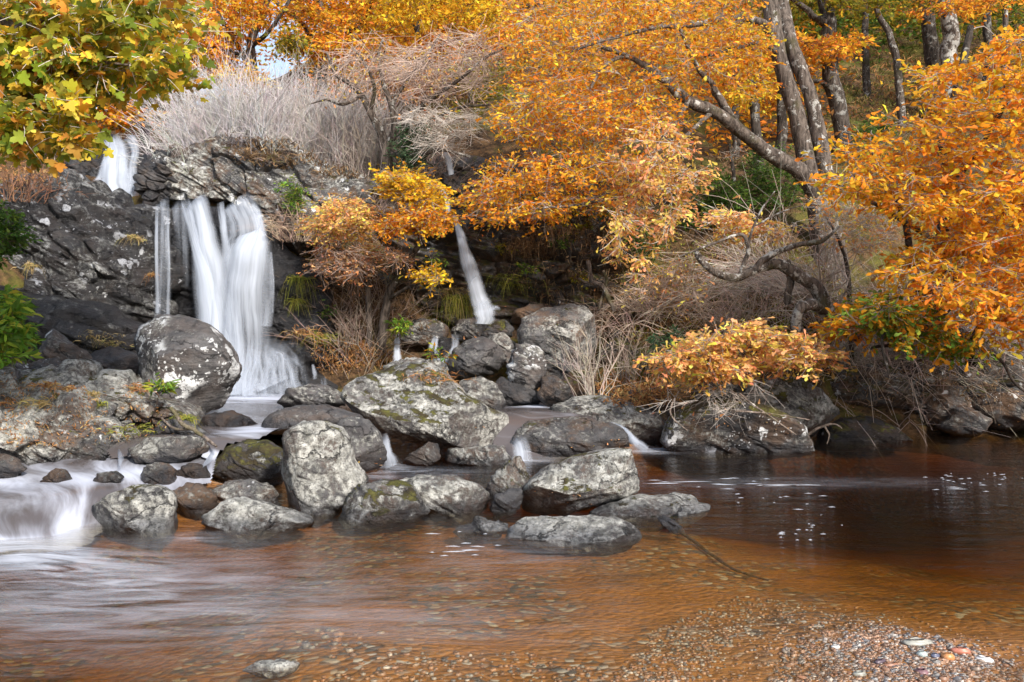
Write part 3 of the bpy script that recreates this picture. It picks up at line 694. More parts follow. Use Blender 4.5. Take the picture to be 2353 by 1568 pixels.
rock(B, 'brown mossy boulder under the bare grey shrub', [(1270, 885), (1325, 848), (1372, 858), (1368, 900), (1320, 915)], 11.3, lichen=.2, warm=.85, moss=.5, tone=.75)
rock(B, 'round mossy brown boulder below the bramble bank', [(1372, 828), (1388, 790), (1430, 768), (1478, 788), (1488, 826), (1440, 848), (1388, 848)], 12.2, lichen=.2, warm=.8, moss=.55, tone=.75)
rock(B, 'small grey cobble on top of the mossy brown boulder', [(1400, 775), (1412, 758), (1440, 756), (1450, 772), (1430, 782)], 12.5, lichen=.35, warm=.2, tone=.85)
rock(B, 'brown flat rock beside the foot of the thin waterfall', [(1164, 745), (1186, 712), (1230, 695), (1268, 706), (1250, 735), (1200, 752)], 13.2, lichen=.15, warm=.9, moss=.3, tone=.7)
rock(B, 'black and white stone left of the thin waterfall foot', [(1036, 764), (1052, 735), (1090, 727), (1118, 746), (1116, 782), (1060, 784)], 12.9, lichen=.45, spots=.2, moss=.2, tone=.7)
rock(B, 'mossy lump just in front of the thin waterfall splash', [(1108, 770), (1128, 742), (1160, 736), (1184, 760), (1170, 785), (1122, 785)], 12.8, lichen=.35, moss=.6, tone=.75, warm=.5)
rock(B, 'long brown rock over the two little white spouts', [(912, 768), (938, 738), (1000, 733), (1034, 750), (1030, 778), (980, 790), (930, 788)], 12.9, lichen=.4, moss=.3, tone=.7, warm=.8)
rock(B, 'black wet knob split by two little white spouts', [(975, 830), (985, 790), (1020, 772), (1054, 785), (1060, 820), (1040, 845), (990, 848)], 12.5, lichen=.1, wet=1, tone=.5)
rock(B, 'blue-grey stone edge under the orange low branches', [(1424, 932), (1444, 900), (1466, 897), (1466, 932), (1440, 942)], 10.8, lichen=.0, tone=1.15, wet=.5, warm=0, moss=0)
rock(B, 'reddish stone under the orange low branches', [(1448, 942), (1468, 902), (1510, 889), (1540, 915), (1524, 945), (1480, 955)], 10.7, lichen=.15, warm=.9, moss=0, tone=1.0)
rock(B, 'brown ledge stone on the bank below the bare grey shrub', [(1365, 905), (1400, 880), (1470, 880), (1510, 900), (1480, 930), (1400, 928)], 11.3, lichen=.3, moss=.5, warm=.8, tone=.7)
rock(B, 'square dark rock in the shade under the pale orange branch', [(1600, 930), (1610, 880), (1660, 862), (1720, 870), (1735, 915), (1700, 945)], 10.9, lichen=.35, moss=.55, warm=.6, tone=.6)
rock(B, 'flat grey stone capping the back of the big sloping slab', [(880, 845), (915, 826), (960, 822), (1010, 832), (1035, 850), (1010, 866), (930, 862)], 10.2, lichen=.75, moss=.3, warm=.4)

# --- stones of the near river bed
rock(B, 'pale flat stone just breaking the surface at the bottom edge', [(545, 1545), (575, 1528), (640, 1522), (690, 1535), (680, 1556), (600, 1566)], 3.86, lichen=.8, T=.5, strata=.006, amp=.04, na=60, nr=24)
# ------------------------------------------------------------------ water
xs = np.linspace(-9.5, 9.5, 300); ys = np.linspace(1.2, 12.2, 230)
YY, XX = np.meshgrid(ys, xs, indexing='ij')
def gauss(px, py, rx, ry, z=0.0):
    d0 = dw(py, z)
    u = (XX / YY * FPX + CXP - px) / rx
    v = (HZP + EYE / YY * FPX - py) / ry
    return np.exp(-(u * u + v * v))
foam = 1.0 * gauss(50, 1270, 130, 28) + .5 * gauss(150, 1305, 230, 40) + .30 * gauss(300, 1360, 300, 60) + .5 * gauss(440, 1236, 60, 10) + .26 * gauss(150, 1420, 330, 90) + .16 * gauss(650, 1370, 420, 90) \
    + .55 * gauss(850, 1095, 50, 9) + .5 * gauss(900, 1072, 40, 9) + .35 * gauss(960, 1085, 110, 10) + .65 * gauss(1215, 1058, 50, 7) + .95 * gauss(1490, 1034, 55, 9) + .12 * gauss(1150, 1280, 160, 40) \
    + .16 * gauss(950, 1440, 350, 50) + .14 * gauss(1850, 1110, 300, 12)
foam = np.clip(foam, 0, 1)
zt = 0.0 + 0.006 * fbm(np.stack([XX.ravel() * 1.2, YY.ravel() * 3, XX.ravel() * 0], 1), 3).reshape(XX.shape) + .05 * np.clip(gauss(60, 1290, 160, 35), 0, 1)
top = np.stack([XX, YY, zt], -1).reshape(-1, 3)
nr_, nc_ = XX.shape
rim = np.concatenate([np.arange(nc_), np.arange(1, nr_) * nc_ + nc_ - 1, (nr_ - 1) * nc_ + np.arange(nc_ - 2, -1, -1), np.arange(nr_ - 2, 0, -1) * nc_])
low = top[rim].copy(); low[:, 2] = -1.6
nb = len(rim); o_ = len(top)
r2 = np.roll(rim, -1); l1 = o_ + np.arange(nb); l2 = np.roll(l1, -1)
side = np.stack([rim, l1, l2, r2], 1)
cen = np.vstack([low, [[0, 6, -1.6]]])
ci = o_ + nb
bot = np.stack([np.full(nb, ci), l2, l1], 1)
me = mesh('water', np.vstack([top, cen]), [grid_faces(nr_, nc_), side, bot], M['pool'], attrs={'foam': np.concatenate([foam.ravel(), np.zeros(nb + 1)])})
pool = link('water', me, kind='structure')

def sheet(name, ctrl, poly_px, foam_fn, n=130, mat='stream', flowdir=(0.6, -1.0), more=()):
    """a water surface over control points (px, py, z); foam_fn(px, py) gives how broken the water is"""
    pts = np.array([[(px - CXP) / FPX * dw(py, z), dw(py, z), z] for px, py, z in ctrl] + [[(px - CXP) / FPX * d, d, z] for px, d, z in more])
    f = RBF(pts[:, :2], pts[:, 2], .22)
    lo, hi = pts[:, :2].min(0), pts[:, :2].max(0)
    gx, gy = np.meshgrid(np.linspace(lo[0], hi[0], n), np.linspace(lo[1], hi[1], n))
    z = f(np.stack([gx.ravel(), gy.ravel()], 1))
    v = np.stack([gx.ravel(), gy.ravel(), z], 1)
    z = z + 0.012 * fbm(np.stack([v[:, 0] * 2.5, v[:, 1] * 2.5, z * 0], 1), 3)
    v[:, 2] = z
    px = CXP + v[:, 0] / v[:, 1] * FPX
    py = HZP + (EYE - v[:, 2]) / v[:, 1] * FPX
    fd = np.array(flowdir) / np.hypot(*flowdir)
    fl = np.stack([v[:, 0] * fd[1] - v[:, 1] * fd[0] + .35 * fbm(v * 1.1, 2), v[:, 0] * fd[0] + v[:, 1] * fd[1], z * 0], 1)
    fc = grid_faces(n, n)
    keep = v[fc][..., 2].max(1) > -.045
    if poly_px is not None:
        q = np.stack([px, py], 1)[fc].mean(1)
        ins = np.zeros(len(q), bool); pl = np.asarray(poly_px, float); j = len(pl) - 1
        for i in range(len(pl)):
            a, b = pl[i], pl[j]
            ins ^= ((a[1] > q[:, 1]) != (b[1] > q[:, 1])) & (q[:, 0] < (b[0] - a[0]) * (q[:, 1] - a[1]) / (b[1] - a[1] + 1e-9) + a[0]); j = i
        keep &= ins
    fc = fc[keep]
    me = mesh(name, v, fc, M[mat], attrs={'foam': np.clip(foam_fn(px, py), 0, 1), 'flow': fl})
    return link(name, me, kind='structure')
def g2(px, py, cx, cy, rx, ry):
    return np.exp(-((px - cx) / rx) ** 2 - ((py - cy) / ry) ** 2)
sheet('water_fall_pool', [(300, 905, .42), (560, 902, .42), (800, 905, .42), (820, 960, .42), (420, 960, .42), (640, 985, .42), (560, 990, .42), (440, 1000, .41), (560, 1012, .40), (480, 1030, .36), (380, 1030, .38), (300, 1025, .38), (640, 1030, .38), (280, 1050, .30), (500, 1060, .26)],
      [(200, 880), (900, 880), (860, 975), (640, 985), (590, 1010), (520, 1020), (505, 1040), (495, 1062), (462, 1062), (462, 1020), (340, 1012), (300, 1030), (300, 1060), (256, 1060), (240, 1010), (300, 990)], lambda x, y: .2 + 1.0 * g2(x, y, 590, 908, 130, 13) + .45 * g2(x, y, 590, 985, 60, 9) + .3 * g2(x, y, 540, 1000, 90, 14) + .5 * g2(x, y, 490, 1045, 40, 16), flowdir=(1, -.5))
sheet('water_rapids', [], [(-600, 1000), (240, 1060), (262, 1040), (300, 1040), (320, 1066), (440, 1062), (462, 1040), (500, 1040), (492, 1075), (484, 1110), (410, 1122), (398, 1150), (330, 1150), (240, 1170), (235, 1225), (260, 1300), (-600, 1420)], lambda x, y: .42 + .25 * g2(x, y, 40, 1105, 160, 22) + .28 * g2(x, y, 330, 1090, 120, 20) + .6 * g2(x, y, 160, 1222, 26, 32) + .42 * g2(x, y, 20, 1250, 110, 14) - .20 * g2(x, y, 60, 1190, 60, 22) - .15 * g2(x, y, 240, 1130, 60, 14), n=210, flowdir=(.75, -1),
      more=[(-160, 7.9, .30), (0, 7.9, .30), (150, 7.9, .30), (300, 7.9, .30), (420, 7.9, .30), (520, 7.9, .30), (-160, 7.4, .25), (0, 7.4, .25), (150, 7.5, .25), (300, 7.4, .25), (420, 7.5, .25), (520, 7.6, .25), (-160, 7.0, .215), (0, 7.0, .215), (150, 7.0, .21), (300, 7.1, .21), (400, 7.1, .19), (500, 7.2, .17),
            (-160, 6.6, .18), (0, 6.6, .18), (60, 6.62, .20), (120, 6.7, .20), (200, 6.75, .18), (270, 6.85, .16), (-160, 6.3, .13), (0, 6.35, .13), (80, 6.4, .15), (140, 6.5, .15), (-160, 6.05, .07), (0, 6.1, .05), (70, 6.18, .06), (130, 6.28, .05), (180, 6.4, .02),
            (-160, 5.8, -.02), (0, 5.85, -.03), (80, 5.9, -.03), (150, 6.0, -.03), (220, 6.15, -.05), (300, 6.6, -.02), (240, 6.5, 0), (350, 6.75, .05), (420, 6.9, .08), (500, 6.9, .03), (400, 6.5, -.12), (500, 6.6, -.12), (350, 6.2, -.14), (500, 6.0, -.15), (200, 5.6, -.1), (0, 5.5, -.1), (-160, 5.5, -.1), (500, 5.5, -.15)])
sheet('water_middle_pool', [], None, lambda x, y: .25 + .6 * g2(x, y, 1240, 932, 70, 5), n=50, flowdir=(1, -.3), more=[(1140, 11.4, .38), (1345, 11.4, .38), (1140, 10.4, .38), (1345, 10.4, .38), (1140, 9.95, .36), (1345, 9.95, .36), (1140, 9.7, .2), (1345, 9.7, .2), (1140, 9.45, -.1), (1345, 9.45, -.1)])

def ribbon(path, nu=14, nv=60, bulge=.25, dens=(.8, .8, .8), seed=0, wob=0.0):
    """path: (px, py, d, width_px); returns verts, faces and flow attributes of one sheet of falling water"""
    pa = np.array(path, float)
    c = Pa(pa[:, :2], pa[:, 2])
    w = pa[:, 3] * pa[:, 2] / FPX
    t = np.linspace(0, len(pa) - 1, nv)
    def cr(a):
        i = np.clip(np.floor(t).astype(int), 0, len(pa) - 2); f = (t - i)
        g = lambda k: a[np.clip(k, 0, len(pa) - 1)]
        p0, p1, p2, p3 = g(i - 1), g(i), g(i + 1), g(i + 2)
        if a.ndim > 1: f = f[:, None]
        return 0.5 * (2 * p1 + (p2 - p0) * f + (2 * p0 - 5 * p1 + 4 * p2 - p3) * f ** 2 + (3 * p1 - p0 - 3 * p2 + p3) * f ** 3)
    cc, ww = cr(c), cr(w)
    dn = np.interp(np.linspace(0, 1, nv), np.linspace(0, 1, len(dens)), dens)
    tan = np.gradient(cc, axis=0); tan /= np.linalg.norm(tan, axis=1)[:, None]
    sidev = np.cross(tan, np.array([0, -1.0, 0.15])); sidev /= np.linalg.norm(sidev, axis=1)[:, None]
    sidev *= np.sign(sidev[:, :1] + 1e-9)
    u = np.linspace(0, 1, nu)
    off = (u - .5)
    jl = np.stack([np.linspace(0, 1, nv) * 5.0, np.full(nv, seed * 2.3), np.zeros(nv)], 1)
    cc = cc + sidev * (ww * .10 * fbm(jl, 3))[:, None]
    ww = ww * (1 + .16 * fbm(jl * 1.7 + 9, 3))
    v = cc[:, None] + sidev[:, None] * (off[None, :, None] * ww[:, None, None])
    v[:, :, 1] -= (bulge * (1 - (2 * off) ** 2))[None] * ww[:, None] * .5
    L = np.concatenate([[0], np.cumsum(np.linalg.norm(np.diff(cc, axis=0), axis=1))])
    wm = w.mean()
    fl = np.stack(np.broadcast_arrays(off[None] * (0.5 * ww[:, None] + .5 * wm), L[:, None], np.full((1, 1), seed * 3.7)), -1)
    if wob:
        v[:, :, 1] += wob * fbm(np.stack([fl[..., 0].ravel() * 6, fl[..., 1].ravel() * 1.2, np.full(fl[..., 0].size, seed)], 1), 3).reshape(nv, nu)
    return v.reshape(-1, 3), grid_faces(nv, nu), fl.reshape(-1, 3), np.broadcast_to(u[None], (nv, nu)).ravel(), np.broadcast_to(dn[:, None], (nv, nu)).ravel()

WS = [0]
def waterfall(label, streams, name='waterfall'):
    base = min((P(p[0], p[1], p[2]) for s in streams for p in s[1]), key=lambda q: q[2])
    t = thing(name, label, 'waterfall', base)
    for nm, path, kw in streams:
        WS[0] += 1
        v, f, fl, u, dn = ribbon(path, seed=WS[0], **kw)
        me = mesh(nm, v - base, f, M['fall'], attrs={'flow': fl, 'across': u, 'dens': dn})
        link(nm, me, t)
    return t
D0 = 12.55
CASCADE_THREADS = []
_rc = np.random.default_rng(8)
for i_ in range(22):
    f_ = i_ / 21
    x0, y0 = 584 + 70 * f_ + _rc.normal(0, 6), 770 + 32 * f_ + _rc.normal(0, 8)
    x1, y1 = 578 + 98 * f_ + _rc.normal(0, 6), 824 + _rc.normal(0, 4) + 6 * f_
    x3 = 560 + 148 * f_ + _rc.normal(0, 7)
    x2 = (x1 + x3) / 2 + _rc.normal(0, 5)
    w_ = _rc.uniform(7, 20); a_ = _rc.uniform(.14, .42)
    CASCADE_THREADS.append(('thread', [(x0, y0, 12.14, w_ * .6), ((x0 + x1) / 2 + _rc.normal(0, 4), (y0 + y1) / 2, 12.06, w_ * .8), (x1, y1, 11.96, w_ * 1.3), (x2, 862 + _rc.normal(0, 6), 11.87, w_), (x3, 908, 11.77, w_ * 1.7)], dict(dens=(.05, a_ * .6, a_, a_, a_ * .7), wob=.03, nu=8, nv=36)))
waterfall('broad white main waterfall over the black cliff behind the round boulder', [
    ('side_stream', [(372, 460, 12.95, 40), (373, 472, 12.7, 36), (374, 520, 12.4, 38), (374, 620, 12.3, 42), (374, 740, 12.3, 46)], dict(dens=(.05, .32, .3, .26, .24), wob=.05)),
    ('side_stream', [(388, 470, 12.7, 9), (386, 530, 12.4, 8), (388, 620, 12.3, 9), (385, 730, 12.3, 12)], dict(dens=(.2, .5, .45, .42))),
    ('side_stream', [(361, 470, 12.7, 10), (360, 560, 12.35, 10), (362, 720, 12.3, 12)], dict(dens=(.2, .5, .45))),
    ('side_stream', [(408, 462, 12.9, 50), (412, 480, 12.65, 46), (418, 560, 12.4, 34), (420, 660, 12.35, 30)], dict(dens=(.05, .3, .2, .1))),
    ('main_stream', [(448, 460, 12.95, 60), (452, 474, 12.65, 62), (468, 530, 12.45, 66), (482, 590, 12.35, 82), (494, 680, 12.3, 104), (505, 780, 12.25, 128), (515, 850, 12.2, 150), (525, 908, 12.1, 170)], dict(dens=(.1, .7, .95, 1, 1, 1, .95, .85), bulge=.4, nu=20, wob=.05)),
    ('main_stream', [(424, 462, 12.9, 34), (432, 490, 12.55, 30), (446, 545, 12.35, 30), (470, 620, 12.25, 50), (488, 720, 12.2, 70), (500, 820, 12.15, 90), (505, 900, 12.1, 110)], dict(dens=(.1, .55, .5, .85, 1, .9, .7), bulge=.3)),
    ('right_stream', [(540, 462, 12.95, 96), (545, 476, 12.7, 96), (556, 520, 12.5, 104), (556, 580, 12.45, 104), (548, 680, 12.4, 100)], dict(dens=(.1, .55, .46, .34, .1), nu=20)),
    ('right_stream', [(578, 470, 12.8, 30), (592, 500, 12.55, 30), (602, 545, 12.4, 26)], dict(dens=(.2, .7, .5))),
    ('right_stream', [(506, 466, 12.8, 22), (514, 520, 12.5, 22), (522, 590, 12.45, 26), (528, 680, 12.4, 40)], dict(dens=(.2, .68, .6, .3))),
    ('spreading_stream', [(590, 528, 12.4, 20), (586, 538, 12.25, 54), (578, 570, 12.15, 100), (572, 640, 12.15, 122), (568, 720, 12.15, 122), (562, 800, 12.1, 120), (556, 905, 12.05, 120)], dict(dens=(.3, .85, .8, .64, .5, .42, .45), bulge=.5, nu=22, wob=.05)),
    ('spreading_stream', [(572, 540, 12.25, 24), (550, 580, 12.15, 36), (538, 650, 12.1, 46), (534, 740, 12.05, 56), (540, 840, 12.0, 80), (548, 905, 11.95, 100)], dict(dens=(.4, .85, .8, .75, .8, .8), bulge=.3)),
    ('thread', [(606, 555, 12.15, 22), (614, 640, 12.1, 30), (612, 750, 12.1, 32)], dict(dens=(.3, .42, .34))),
    ('thread', [(622, 580, 12.15, 8), (627, 650, 12.1, 10), (626, 720, 12.1, 10)], dict(dens=(.3, .4, .25))),
    ('cascade', [(585, 760, 12.1, 70), (590, 800, 12.0, 110), (585, 850, 11.92, 130), (580, 910, 11.85, 130)], dict(dens=(.05, .26, .4, .55), bulge=.2, nu=20)),
    ('cascade', [(610, 790, 12.1, 60), (625, 815, 12.0, 100), (640, 832, 11.93, 130)], dict(dens=(.05, .2, .15), bulge=.2, nu=20)),
    ('cascade', [(620, 800, 12.05, 90), (650, 822, 11.95, 120), (660, 850, 11.88, 110), (665, 905, 11.78, 110)], dict(dens=(.03, .14, .1, .1), bulge=.2, nu=20)),
    ('cascade', [(560, 850, 11.9, 120), (570, 880, 11.82, 170), (580, 908, 11.75, 220)], dict(dens=(.03, .2, .38), bulge=.15, nu=20)),
    *CASCADE_THREADS,
    ('thread', [(718, 838, 12.15, 7), (723, 856, 12.1, 12), (724, 872, 12.05, 12)], dict(dens=(.3, .45, .2))),
    ('thread', [(742, 868, 12.1, 14), (745, 885, 12.0, 16), (746, 905, 11.95, 16)], dict(dens=(.2, .35, .2))),
])
waterfall('short upper waterfall pouring into view above the main fall', [
    ('main_stream', [(258, 318, 15.1, 40), (262, 330, 14.8, 50), (266, 360, 14.5, 72), (264, 410, 14.2, 100), (272, 455, 14.0, 116)], dict(dens=(.1, .75, .9, .85, .7), bulge=.4, nu=20, wob=.08)),
    ('side_stream', [(288, 318, 15.1, 24), (304, 326, 14.8, 34), (312, 350, 14.6, 24), (304, 390, 14.4, 26), (310, 455, 14.1, 50)], dict(dens=(.1, .62, .62, .6, .6), bulge=.7)),
    ('side_stream', [(240, 318, 15.0, 16), (250, 345, 14.7, 22), (240, 400, 14.3, 44), (228, 430, 14.1, 56)], dict(dens=(.1, .75, .7, .5))),
    ('side_stream', [(276, 322, 15.0, 14), (282, 360, 14.45, 18), (286, 410, 14.2, 36), (296, 455, 14.0, 50)], dict(dens=(.1, .7, .6, .5))),
])
waterfall('thin long waterfall streaming down the mossy cliff', [
    ('main_stream', [(1042, 495, 13.6, 12), (1055, 530, 13.45, 20), (1073, 590, 13.3, 34), (1093, 660, 13.1, 42), (1106, 705, 13.0, 46), (1114, 735, 12.95, 44)], dict(dens=(.8, .85, .9, .9, .8, .4), bulge=.4)),
    ('main_stream', [(1046, 505, 13.55, 10), (1066, 570, 13.3, 20), (1088, 650, 13.1, 28), (1106, 720, 12.95, 38)], dict(dens=(.6, .65, .6, .2))),
    ('splash', [(1104, 690, 12.95, 36), (1114, 715, 12.85, 58), (1112, 745, 12.7, 40)], dict(dens=(.2, .7, .5), bulge=.1)),
    ('splash', [(1118, 722, 12.88, 20), (1134, 708, 12.85, 16), (1150, 712, 12.85, 10)], dict(dens=(.5, .5, .1), bulge=.1)),
])
waterfall('small white spill high behind the bare branches', [
    ('main_stream', [(1022, 348, 14.4, 16), (1030, 368, 14.3, 18), (1038, 402, 14.2, 16)], dict(dens=(.7, .7, .6))),
    ('side_stream', [(1012, 430, 14.1, 10), (1024, 455, 14.0, 14), (1032, 490, 13.8, 14)], dict(dens=(.7, .7, .6))),
])
waterfall('narrow white spout left of the black wet knob', [('main_stream', [(912, 768, 12.6, 14), (913, 790, 12.4, 16), (914, 832, 12.3, 24)], dict(dens=(.3, .7, .7)))], 'waterfall')
waterfall('pair of little white spouts splitting around the black wet knob', [
    ('main_stream', [(1004, 772, 12.6, 16), (994, 790, 12.2, 14), (990, 806, 12.15, 16)], dict(dens=(.2, .7, .4))),
    ('main_stream', [(1046, 768, 12.6, 20), (1044, 800, 12.1, 18), (1030, 830, 12.0, 30), (1004, 842, 11.9, 46)], dict(dens=(.2, .7, .8, .5))),
    ('main_stream', [(1004, 778, 12.3, 8), (1002, 795, 12.1, 10), (1003, 815, 12.05, 12)], dict(dens=(.4, .7, .5)))])
waterfall('little white spout under the left end of the sloping slab', [('main_stream', [(880, 995, 9.2, 20), (886, 1012, 8.95, 22), (893, 1045, 8.85, 30), (900, 1072, 8.75, 44)], dict(dens=(.3, .72, .75, .4), bulge=.4))])
waterfall('small curtain of white water beside the leaf-strewn slab', [('main_stream', [(1180, 1004, 9.55, 30), (1192, 1016, 9.35, 40), (1200, 1040, 9.25, 48), (1202, 1060, 9.2, 54)], dict(dens=(.1, .5, .55, .5)))])
waterfall('curving white chute between two brown slabs', [('main_stream', [(1398, 975, 9.95, 16), (1425, 985, 9.7, 20), (1452, 1010, 9.55, 22), (1485, 1034, 9.4, 26)], dict(dens=(.4, .8, .8, .3), bulge=.4)), ('side_stream', [(1410, 978, 9.85, 14), (1440, 992, 9.6, 14), (1466, 1022, 9.45, 16)], dict(dens=(.4, .7, .4)))])
waterfall('white chute squeezing between long dark rock and mossy boulder', [('main_stream', [(492, 1028, 7.9, 24), (484, 1045, 7.55, 30), (476, 1068, 7.3, 40)], dict(dens=(.3, .75, .4)))])
waterfall('tiny white spill left of the long dark rock', [('main_stream', [(270, 1030, 8.0, 14), (274, 1045, 7.5, 20), (280, 1066, 7.25, 30)], dict(dens=(.2, .7, .4)))])
# ------------------------------------------------------------------ plants: helpers
SV = np.vstack(SOLID_V)
_fl = []
for f in SOLID_F:
    _fl += f.tolist()
BVH = BVHTree.FromPolygons(SV.tolist(), _fl)
def hit(px, py):
    """the solid surface met by the line of sight through a photo position"""
    o = Vector((0, 0, EYE)); q = Vector(P(px, py, 1.0)) - o
    r = BVH.ray_cast(o, q.normalized(), 200)
    return (np.array(r[0]), np.array(r[1])) if r[0] is not None else (P(px, py, 15), np.array([0, 0, 1.0]))
def drop(x, y, z=60):
    r = BVH.ray_cast(Vector((x, y, z)), Vector((0, 0, -1)), 200)
    return (np.array(r[0]), np.array(r[1])) if r[0] is not None else (None, None)

def tubes(paths, radii, sides=4):
    """paths (n,k,3), radii (n,k) -> verts, quad faces"""
    paths = np.asarray(paths, float); radii = np.asarray(radii, float)
    n, k, _ = paths.shape
    t = np.gradient(paths, axis=1)
    t /= np.linalg.norm(t, axis=2)[..., None] + 1e-9
    ref = np.where(np.abs(t[:, :1, 2:3]) > 0.8, np.array([1.0, 0, 0]), np.array([0, 0, 1.0]))
    a = np.cross(t, np.broadcast_to(ref, t.shape)); a /= np.linalg.norm(a, axis=2)[..., None] + 1e-9
    b = np.cross(t, a)
    an = np.linspace(0, 2 * math.pi, sides, endpoint=False)
    ring = a[:, :, None] * np.cos(an)[None, None, :, None] + b[:, :, None] * np.sin(an)[None, None, :, None]
    v = paths[:, :, None] + ring * radii[:, :, None, None]
    f = grid_faces(k, sides, True)
    f = (f[None] + (np.arange(n) * k * sides)[:, None, None]).reshape(-1, 4)
    return v.reshape(-1, 3), f

class Geo:
    def __init__(self): self.v, self.f, self.c, self.n = [], [], [], 0
    def add(self, v, f, c=None):
        self.v.append(v); self.f.append(np.asarray(f) + self.n); self.n += len(v)
        if c is not None:
            self.c.append(np.broadcast_to(np.asarray(c, float), (len(v), 3)))
    def build(self, name, mat, parent=None, loc=(0, 0, 0), smooth=True, **props):
        quads = [f for f in self.f if f.shape[1] == 4]; tris = [f for f in self.f if f.shape[1] == 3]
        fl = ([np.concatenate(quads)] if quads else []) + ([np.concatenate(tris)] if tris else [])
        me = mesh(name, np.vstack(self.v) - np.asarray(loc), fl, mat, smooth, colors=np.vstack(self.c) if self.c else None)
        return link(name, me, parent, (0, 0, 0) if parent is not None else loc, **props)

def spline(pts, n):
    a = np.asarray(pts, float)
    t = np.linspace(0, len(a) - 1, n)
    i = np.clip(np.floor(t).astype(int), 0, len(a) - 2); f = (t - i)[:, None]
    g = lambda k: a[np.clip(k, 0, len(a) - 1)]
    p0, p1, p2, p3 = g(i - 1), g(i), g(i + 1), g(i + 2)
    return 0.5 * (2 * p1 + (p2 - p0) * f + (2 * p0 - 5 * p1 + 4 * p2 - p3) * f ** 2 + (3 * p1 - p0 - 3 * p2 + p3) * f ** 3)

LEAF = {
    'oak': (np.array([(0, 0, 0), (.30, .10, .03), (.48, .09, .02), (.72, .21, .05), (.9, .13, .0), (1, 0, -.06), (.9, -.13, .0), (.72, -.21, .05), (.48, -.09, .02), (.30, -.10, .03)]),
            np.array([(0, 1, 9), (1, 2, 8), (1, 8, 9), (2, 3, 7), (2, 7, 8), (3, 4, 6), (3, 6, 7), (4, 5, 6)])),
    'small': (np.array([(0, 0, 0), (.5, .24, .05), (1, 0, -.05), (.5, -.24, .05)]), np.array([(0, 1, 2), (0, 2, 3)])),
    'lance': (np.array([(0, 0, 0), (.35, .13, .03), (.7, .11, .0), (1, 0, -.12), (.7, -.11, .0), (.35, -.13, .03)]), np.array([(0, 1, 5), (1, 2, 4), (1, 4, 5), (2, 3, 4)])),
    'maple': (np.array([(0, 0, 0), (-.08, .22, 0), (.05, .50, -.06), (.22, .36, .0), (.36, .58, -.05), (.52, .42, -.02), (.55, .22, .03), (.80, .22, -.03), (1.0, 0, -.10), (.80, -.22, -.03), (.55, -.22, .03), (.52, -.42, -.02), (.36, -.58, -.05), (.22, -.36, .0), (.05, -.50, -.06), (-.08, -.22, 0), (.38, 0, .05)]),
              np.array([(16, (i + 1) % 16, i) for i in range(16)])),
}
def leaf_cloud(cen, dirs, size, cols, kind='oak', tiltr=0.9, r=rng):
    """cen (n,3), dirs (n,3) growth directions, size (n,), cols (n,3)"""
    tv, tf = LEAF[kind]
    n = len(cen)
    x = dirs / (np.linalg.norm(dirs, axis=1)[:, None] + 1e-9)
    up = np.array([0, 0, 1.0]) + r.normal(0, tiltr, (n, 3))
    y = np.cross(up, x); y /= np.linalg.norm(y, axis=1)[:, None] + 1e-9
    z = np.cross(x, y)
    fold = r.uniform(.3, 2.2, n)
    v = cen[:, None] + size[:, None, None] * (tv[None, :, 0, None] * x[:, None] + tv[None, :, 1, None] * y[:, None] + (tv[None, :, 2] * fold[:, None])[..., None] * z[:, None])
    f = (tf[None] + (np.arange(n) * len(tv))[:, None, None]).reshape(-1, 3)
    return v.reshape(-1, 3), f, np.repeat(cols, len(tv), 0)

PAL = {   # real leaf colours
    'orange': [(.86, .345, .025), (.88, .43, .032), (.84, .28, .025), (.88, .52, .05), (.66, .21, .03)],
    'deep': [(.84, .31, .025), (.86, .39, .03), (.78, .24, .025), (.86, .46, .04), (.60, .18, .03)],
    'pale': [(.86, .46, .17), (.87, .53, .14), (.84, .38, .15), (.87, .59, .12), (.76, .34, .15)],
    'gold': [(.86, .47, .03), (.88, .54, .04), (.84, .39, .03), (.78, .56, .04), (.86, .42, .03)],
    'rust': [(.52, .24, .10), (.60, .30, .12), (.42, .18, .08), (.64, .36, .15), (.54, .31, .19)],
    'maple': [(.28, .31, .03), (.42, .38, .03), (.58, .46, .04), (.70, .46, .04), (.70, .32, .05), (.18, .23, .03), (.66, .50, .08), (.32, .34, .05), (.22, .27, .04), (.62, .36, .05)],
    'green': [(.06, .12, .02), (.09, .17, .03), (.05, .09, .02), (.13, .20, .03)],
    'bluegreen': [(.07, .13, .06), (.10, .17, .08), (.05, .09, .045), (.12, .18, .10)],
    'olive': [(.22, .20, .02), (.30, .24, .02), (.36, .22, .02), (.17, .17, .025)],
    'turn': [(.12, .22, .03), (.18, .27, .04), (.55, .30, .02), (.60, .24, .02), (.30, .32, .04)],
    'flame': [(.86, .35, .022), (.88, .43, .03), (.85, .29, .022), (.88, .53, .045), (.68, .22, .03)],
    'bright': [(.14, .26, .03), (.20, .32, .04), (.10, .19, .03), (.34, .36, .04)],
}
def pal(name, n, r=rng, var=.28):
    a = np.array(PAL[name])
    c = a[r.integers(0, len(a), n)] * r.uniform(1 - var, 1 + var, (n, 1))
    if name in ('orange', 'flame', 'pale', 'deep', 'gold'):
        u = r.random(n)[:, None]
        c = np.where(u < .045, np.array([.38, .16, .05]), np.where(u < .075, np.array([.48, .44, .06]), c))
    return np.clip(c * (1 + r.normal(0, .06, (n, 3))), .004, .86)

